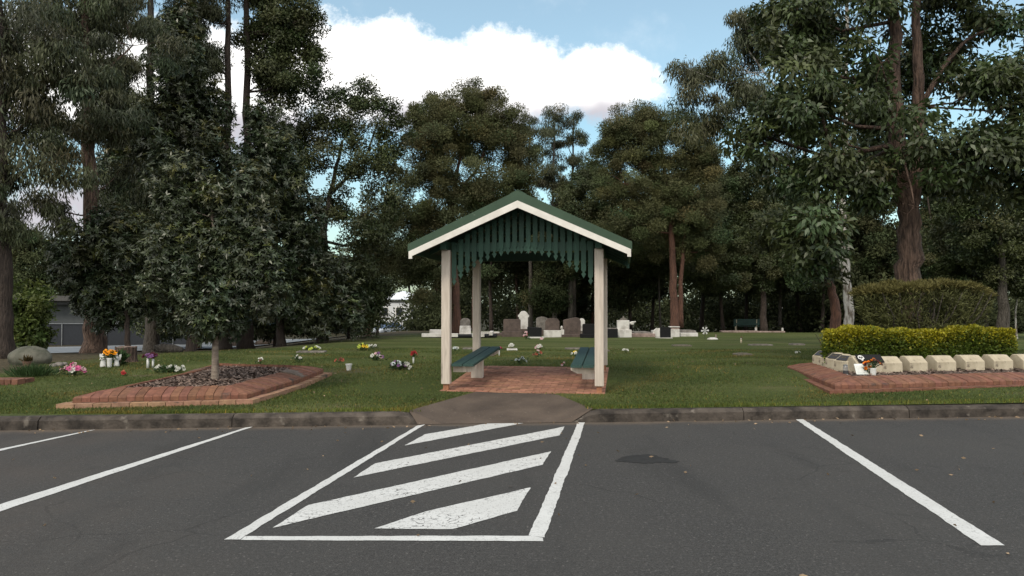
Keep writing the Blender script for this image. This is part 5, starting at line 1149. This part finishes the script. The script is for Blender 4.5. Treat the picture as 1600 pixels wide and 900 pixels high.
# ------------------------------------------------------------------ rocks, stumps and logs at left
def rock(name, label, loc, r, m, seed, cat='rock'):
    R = thing(name, label, cat, loc); rr = random.Random(seed); mb = MB(); mb.blob((0, 0, r[2] * .45), r, rr, .16, 18, 12); o = mb.build('stone', MT[m], R, smooth=True)
    o.modifiers.new('s', 'SUBSURF').render_levels = 1
rock('boulder', 'large flattish mossy boulder at far left', G(47, 568), (.46, .32, .26), 'rock', 1)
for i, (px, py, s) in enumerate(((92, 572, .10), (101, 570, .07), (83, 573, .08))):
    rock('stone', ['pale small stone right of the mossy boulder, in the middle of three', 'smallest of the three pale stones right of the mossy boulder', 'pale small stone closest to the mossy boulder'][i], G(px, py), (s, s * .8, s * .6), 'greystone', 5 + i)
def stump(px, py, label, w, h, m, seed, top=True):
    R = thing('tree_stump', label, 'stump', G(px, py)); rr = random.Random(seed); mb = MB(); n = 16; k = 6; vs = []
    prof = [(1.18, -.05), (1.05, .12), (1, .4), (.97, .75), (.98, 1.0)]
    ang = [1 + .12 * math.sin(3 * 2 * math.pi * j / n + seed) + rr.uniform(-.05, .05) for j in range(n)]
    for q, z in prof:
        for j in range(n): a = 2 * math.pi * j / n; vs.append((w * q * ang[j] * math.cos(a), w * q * ang[j] * math.sin(a), h * z + (rr.uniform(-.02, .02) if z == 1 else 0)))
    mb.add(vs, [(i * n + j, i * n + (j + 1) % n, (i + 1) * n + (j + 1) % n, (i + 1) * n + j) for i in range(len(prof) - 1) for j in range(n)]); mb.build('bark', MT[m], R)
    mb = MB(); mb.add([(x * .985, y * .985, z - .004) for x, y, z in vs[-n:]], [tuple(range(n))]); mb.build('cut_face', MT['chip'], R)
stump(304, 546, 'reddish cut tree stump left of the bed tree trunk', .34, .62, 'redbark', 3)
stump(375, 542, 'wide low dark stump right of the bed tree trunk', .44, .50, 'darkbark', 4)
stump(195, 566, 'small brown stump against the gum trunk behind the angels', .22, .34, 'bark', 6)
R = thing('fallen_log', 'short grey fallen log right of the grey gum trunk', 'log', G(262, 551), .1); mb = MB(); mb.tube([(-.36, .05, .13), (-.15, 0, .13), (.15, 0, .10), (.40, -.03, .07)], [.07, .12, .12, .07], 12, lump=.06, rnd=random.Random(3)); mb.build('log', MT['greybark'], R, smooth=True)
rock('mound', 'low dark earth mound right of the wide low stump', G(415, 540), (.6, .4, .22), 'soil', 9, 'mound')
tag(sheet('brick_edging', [[(0, 0, .03)] * 3], MT['brick']), 'low brick edging cut by the left edge of the photo', 'edging')
e = bpy.data.objects['brick_edging']; mb = MB(); rr = random.Random(4)
P0, P1 = G(-60, 600), G(34, 600)
for i in range(9):
    p = P0.lerp(P1, (i + .5) / 9); mb.box((p.x, p.y, p.z + .03), (.105, .24, .12), rz=rr.uniform(-.05, .05), tint=rr.uniform(.7, 1.2), bev=.006)
    mb.box((p.x, p.y + .26, p.z + .02), (.105, .24, .12), rz=rr.uniform(-.05, .05), tint=rr.uniform(.7, 1.2), bev=.006)
o2 = mb.build('bricks', MT['brick']); e.data = o2.data; bpy.data.objects.remove(o2)

# ------------------------------------------------------------------ road and houses beyond the trees
def road():
    pts = [(-90, 33), (-30, 33), (-22, 34), (-16, 39), (-12.5, 48), (-10.5, 60), (-9, 75), (-8, 110)]
    P = []
    for i in range(len(pts) - 1):
        for j in range(12): t = j / 12; P.append((pts[i][0] * (1 - t) + pts[i + 1][0] * t, pts[i][1] * (1 - t) + pts[i + 1][1] * t))
    for _ in range(6): P = [P[0]] + [((a[0] + 2 * b[0] + c[0]) / 4, (a[1] + 2 * b[1] + c[1]) / 4) for a, b, c in zip(P, P[1:], P[2:])] + [P[-1]]
    def strip(off0, off1, dz, name, m, parent=None):
        mb = MB(); vs = []; n = 6
        for i, p in enumerate(P):
            a, b = P[max(i - 1, 0)], P[min(i + 1, len(P) - 1)]; d = Vector((b[0] - a[0], b[1] - a[1])).normalized(); nn = Vector((-d.y, d.x))
            for j in range(n):
                o_ = off0 + (off1 - off0) * j / (n - 1); q = Vector(p) + nn * o_; vs.append((q.x, q.y, float(terrain(q.x, q.y)) + dz))
        mb.add(vs, [(i * n + j + 1, i * n + j, (i + 1) * n + j, (i + 1) * n + j + 1) for i in range(len(P) - 1) for j in range(n - 1)]); return mb.build(name, m, parent)
    r = tag(strip(-3.2, 3.2, .06, 'road', MT['roadgrey']), kind='structure'); strip(1.9, 2.05, .066, 'edge_line', MT['line'], r)
road()
def blue_house():
    P = on(92, 46); P.z = -.72; R = thing('house', 'blue grey flat roofed house behind the dark fence, far left', 'house', P, .06)
    mb = MB(); mb.box((2.2, 3, 1.25), (9.4, 6, 2.6)); w = mb.build('wall', MT['houseblue'], R)
    mb = MB(); mb.box((2.2, 2.8, 2.72), (10.6, 7.2, .30)); mb.build('fascia', MT['rooftin'], R); mb = MB(); mb.box((2.2, 2.85, 2.46), (10.0, 6.6, .22)); mb.build('soffit', MT['housedark'], R)
    for x, ww in ((-1.6, .7), (2.1, 1.0), (5.0, 1.4)):
        mb = MB(); mb.box((x, -.02, 1.5), (ww, .08, 1.3)); f = mb.build('window', MT['housedark'], R); mb = MB(); mb.box((x, -.055, 1.5), (ww - .14, .03, 1.16)); mb.build('pane', MT['glass'], f)
blue_house()
def mesh_fence():
    R = thing('mesh_fence', 'dark mesh fence with pale posts in front of the blue grey house', 'fence', on(100, 40.5), .02); 
    for i in range(9):
        mb = MB(); mb.tube([(-2.4 + i * 1.16, 0, -.1), (-2.4 + i * 1.16, 0, 1.18)], .03, 8); mb.build('post', MT['steel'], R)
    mb = MB(); mb.box((2.2, .04, .58), (9.4, .015, 1.10)); mb.build('mesh_panel', MT['shadecloth'], R)
    mb = MB(); mb.tube([(-2.5, 0, 1.15), (7.0, 0, 1.15)], .02, 6); mb.build('top_rail', MT['steel'], R)
mesh_fence()
def white_house():
    P = on(624, 95); P.z = -.86; R = thing('house', 'white weatherboard house glimpsed between trees, left of the shelter', 'house', P, .0)
    mb = MB(); mb.box((0, 3, .95), (6.2, 6, 4.3)); mb.build('wall', MT['housewhite'], R)
    mb = MB(); e = 3.5; vs = [(-e, -.4, 3.2), (e, -.4, 3.2), (e, 6.4, 3.2), (-e, 6.4, 3.2), (0.2, 2.2, 4.3), (.2, 3.8, 4.3)]
    mb.add(vs, [(0, 1, 4), (1, 2, 5, 4), (2, 3, 5), (3, 0, 4, 5), (3, 2, 1, 0)]); mb.build('roof', MT['whiteroof'], R)
    mb = MB(); mb.box((0, -.03, 2.95), (5.4, .1, .22)); f = mb.build('window', MT['glass'], R)
    for x in (-1.8, .0, 1.8):
        mb = MB(); mb.box((x, -.03, 1.7), (.9, .1, 1.1)); f = mb.build('window', MT['white'], R); mb = MB(); mb.box((x, -.09, 1.7), (.76, .04, .96)); mb.build('pane', MT['glass'], f)
white_house()
def car():
    P = on(604, 78); P.z += .08; R = thing('parked_car', 'pale parked car with bluish windscreen glimpsed below the white house', 'car', P, -.5)
    # x across, y along (front towards -y)
    body = MB(); secs = [(-2.1, .62, .35, .62), (-2.0, .82, .28, .74), (-1.2, .88, .26, .88), (.2, .90, .26, .94), (1.6, .88, .28, .95), (2.05, .78, .34, .85)]
    vs = []
    for y, w, z0, z1 in secs: vs += [(-w, y, z0), (w, y, z0), (w, y, z1 - .12), (w * .92, y, z1), (-w * .92, y, z1), (-w, y, z1 - .12)]
    body.add(vs, [(i * 6 + j, i * 6 + (j + 1) % 6, i * 6 + 6 + (j + 1) % 6, i * 6 + 6 + j) for i in range(5) for j in range(6)] + [(5, 4, 3, 2, 1, 0), tuple(range(30, 36))]); body.build('body', MT['carpaint'], R, bevel=.04)
    cab = MB(); vs = []
    for y, w, z in ((-1.0, .80, .90), (-.25, .62, 1.42), (1.1, .62, 1.44), (1.85, .76, .95)): vs += [(-w, y, z), (w, y, z)]
    vs += [(-.82, -1.0, .86), (.82, -1.0, .86), (.82, 1.85, .9), (-.82, 1.85, .9)]
    cab.add(vs, [(0, 1, 3, 2), (2, 3, 5, 4), (4, 5, 7, 6), (0, 2, 4, 6, 11, 8), (1, 9, 10, 7, 5, 3)]); cab.build('window', MT['bluecar'], R)
    mb = MB(); mb.box((0, .42, 1.45), (1.26, 1.4, .05), bev=.02); mb.build('roof', MT['carpaint'], R)
    for x in (-.86, .86):
        for y in (-1.3, 1.35):
            mb = MB(); mb.prism([(y + .32 * math.cos(t), .32 + .32 * math.sin(t)) for t in np.linspace(0, 2 * math.pi, 19)[:-1]], x - .1, x + .1, 'x'); w = mb.build('wheel', MT['tyre'], R)
            mb = MB(); sg = 1 if x > 0 else -1; mb.prism([(y + .2 * math.cos(t), .32 + .2 * math.sin(t)) for t in np.linspace(0, 2 * math.pi, 13)[:-1]], x + sg * .1, x + sg * .11, 'x'); mb.build('rim', MT['steel'], w)
    for x in (-.6, .6): mb = MB(); mb.blob((x, -2.06, .62), (.17, .06, .09)); mb.build('headlight', MT['lamp'], R, smooth=True)
    mb = MB(); mb.box((0, -2.1, .48), (.8, .05, .12)); mb.build('grille', MT['tyre'], R)
car()

# ------------------------------------------------------------------ grass blades, fallen leaves
PAVE = [tuple(to_world(x, y).xy) for x, y in ((-.11, -.18), (SW + .11, -.18), (SW + .11, 2.97), (-.11, 2.97))]
RAMP = [(RA.x - .12, RA.y), (RB.x + .27, RB.y), tuple(flat(872, 616, .18).xy), tuple(flat(744, 611, .18).xy)]
def blades():
    rs = np.random.default_rng(21); N = 330000
    d = 10.0 + 13.5 * rs.random(N) ** 1.25; u = rs.uniform(-.72, .72, N); P = np.column_stack([u * d, d])
    ok = (P[:, 1] > kerb_y(P[:, 0]) + .15)
    for poly in (PAVE, RAMP, inset(BED_L, -.13), inset(BED_R, -.13)): ok &= ~inside(P, poly)
    pat = np.sin(P[:, 0] * 1.9 + np.sin(P[:, 1] * 1.3)) + np.sin(P[:, 1] * 2.7 + np.sin(P[:, 0] * .9) * 2); ok &= rs.random(N) < np.clip(.85 - .30 * pat, .18, 1)
    ok &= ~((P[:, 0] * -.30 + P[:, 1] * .06) > 4.0)
    P = P[ok]; pat = pat[ok]; n = len(P); z = terrain(P[:, 0], P[:, 1]) - .004
    e = np.clip(1 - (P[:, 1] - kerb_y(P[:, 0]) - .15) / .35, 0, 1)
    h = rs.uniform(.016, .040, n) * (1 + .9 * e); th = rs.uniform(0, 2 * np.pi, n); w = rs.uniform(.004, .009, n)
    C = np.column_stack([P, z]); s = np.column_stack([np.cos(th), np.sin(th), np.zeros(n)]) * w[:, None]; t = np.column_stack([rs.normal(size=n) * .018, rs.normal(size=n) * .018, h])
    V = np.stack([C - s, C + s, C + t], 1).reshape(-1, 3)
    dry = rs.random(n) < .07; tint = rs.uniform(.55, 1.45, (n, 1)) * (1 + .12 * pat[:, None] * np.array([1, .7, .4])) ; tint[dry] *= np.array([2.2, 1.3, 1.2])
    dm = np.sin(P[:, 0] * 1.1 + 2 * np.sin(P[:, 1] * .7)) + np.sin(P[:, 1] * 2.1 + 1.5 * np.sin(P[:, 0] * 1.7)) + np.sin(P[:, 0] * 3.7 - P[:, 1] * 2.9) * .6
    dk = np.clip((dm - .7) / 1.1, 0, 1)[:, None]; tint = tint * (1 - dk) + tint * np.array([1.55, 1.12, 1.15]) * dk
    tint = np.where((e > .3)[:, None], tint * np.array([1.25, 1.2, .9]), tint)
    tag(arr_mesh('grass', V, 3, tint, MT['grass']), 'short mown green grass on the cemetery lawn', 'grass', kind='stuff')
blades()
def litter():
    rs = np.random.default_rng(31); N = 620
    x = rs.uniform(-9, 9, N); zone = rs.random(N); y = np.where(zone < .16, rs.uniform(3.8, 9.8, N), np.where(zone < .5, kerb_y(x) - rs.random(N) ** 2 * .35 - .03, rs.uniform(10.5, 24, N)))
    P = np.column_stack([x, y]); ok = np.ones(N, bool)
    for poly in (PAVE, RAMP, inset(BED_L, -.15), inset(BED_R, -.15)): ok &= ~inside(P, poly)
    P = P[ok]; n = len(P); z = np.where(P[:, 1] > kerb_y(P[:, 0]) + .1, terrain(P[:, 0], P[:, 1]) + .035, .008); C = np.column_stack([P, z])
    D = np.column_stack([rs.normal(size=n), rs.normal(size=n), rs.uniform(.0, .25, n)])
    s = rs.uniform(.4, 1.0, n); V = leaf_array(C, D, .046, .021, rs, fold=.1, bend=-.05)
    tint = rs.uniform(.4, 1.9, (n, 1)) * np.array([1, .97, .95])
    tag(arr_mesh('leaf_litter', V, 4, tint, MT['litter']), 'scattered dry fallen leaves on asphalt and lawn', 'leaves', kind='stuff')
litter()
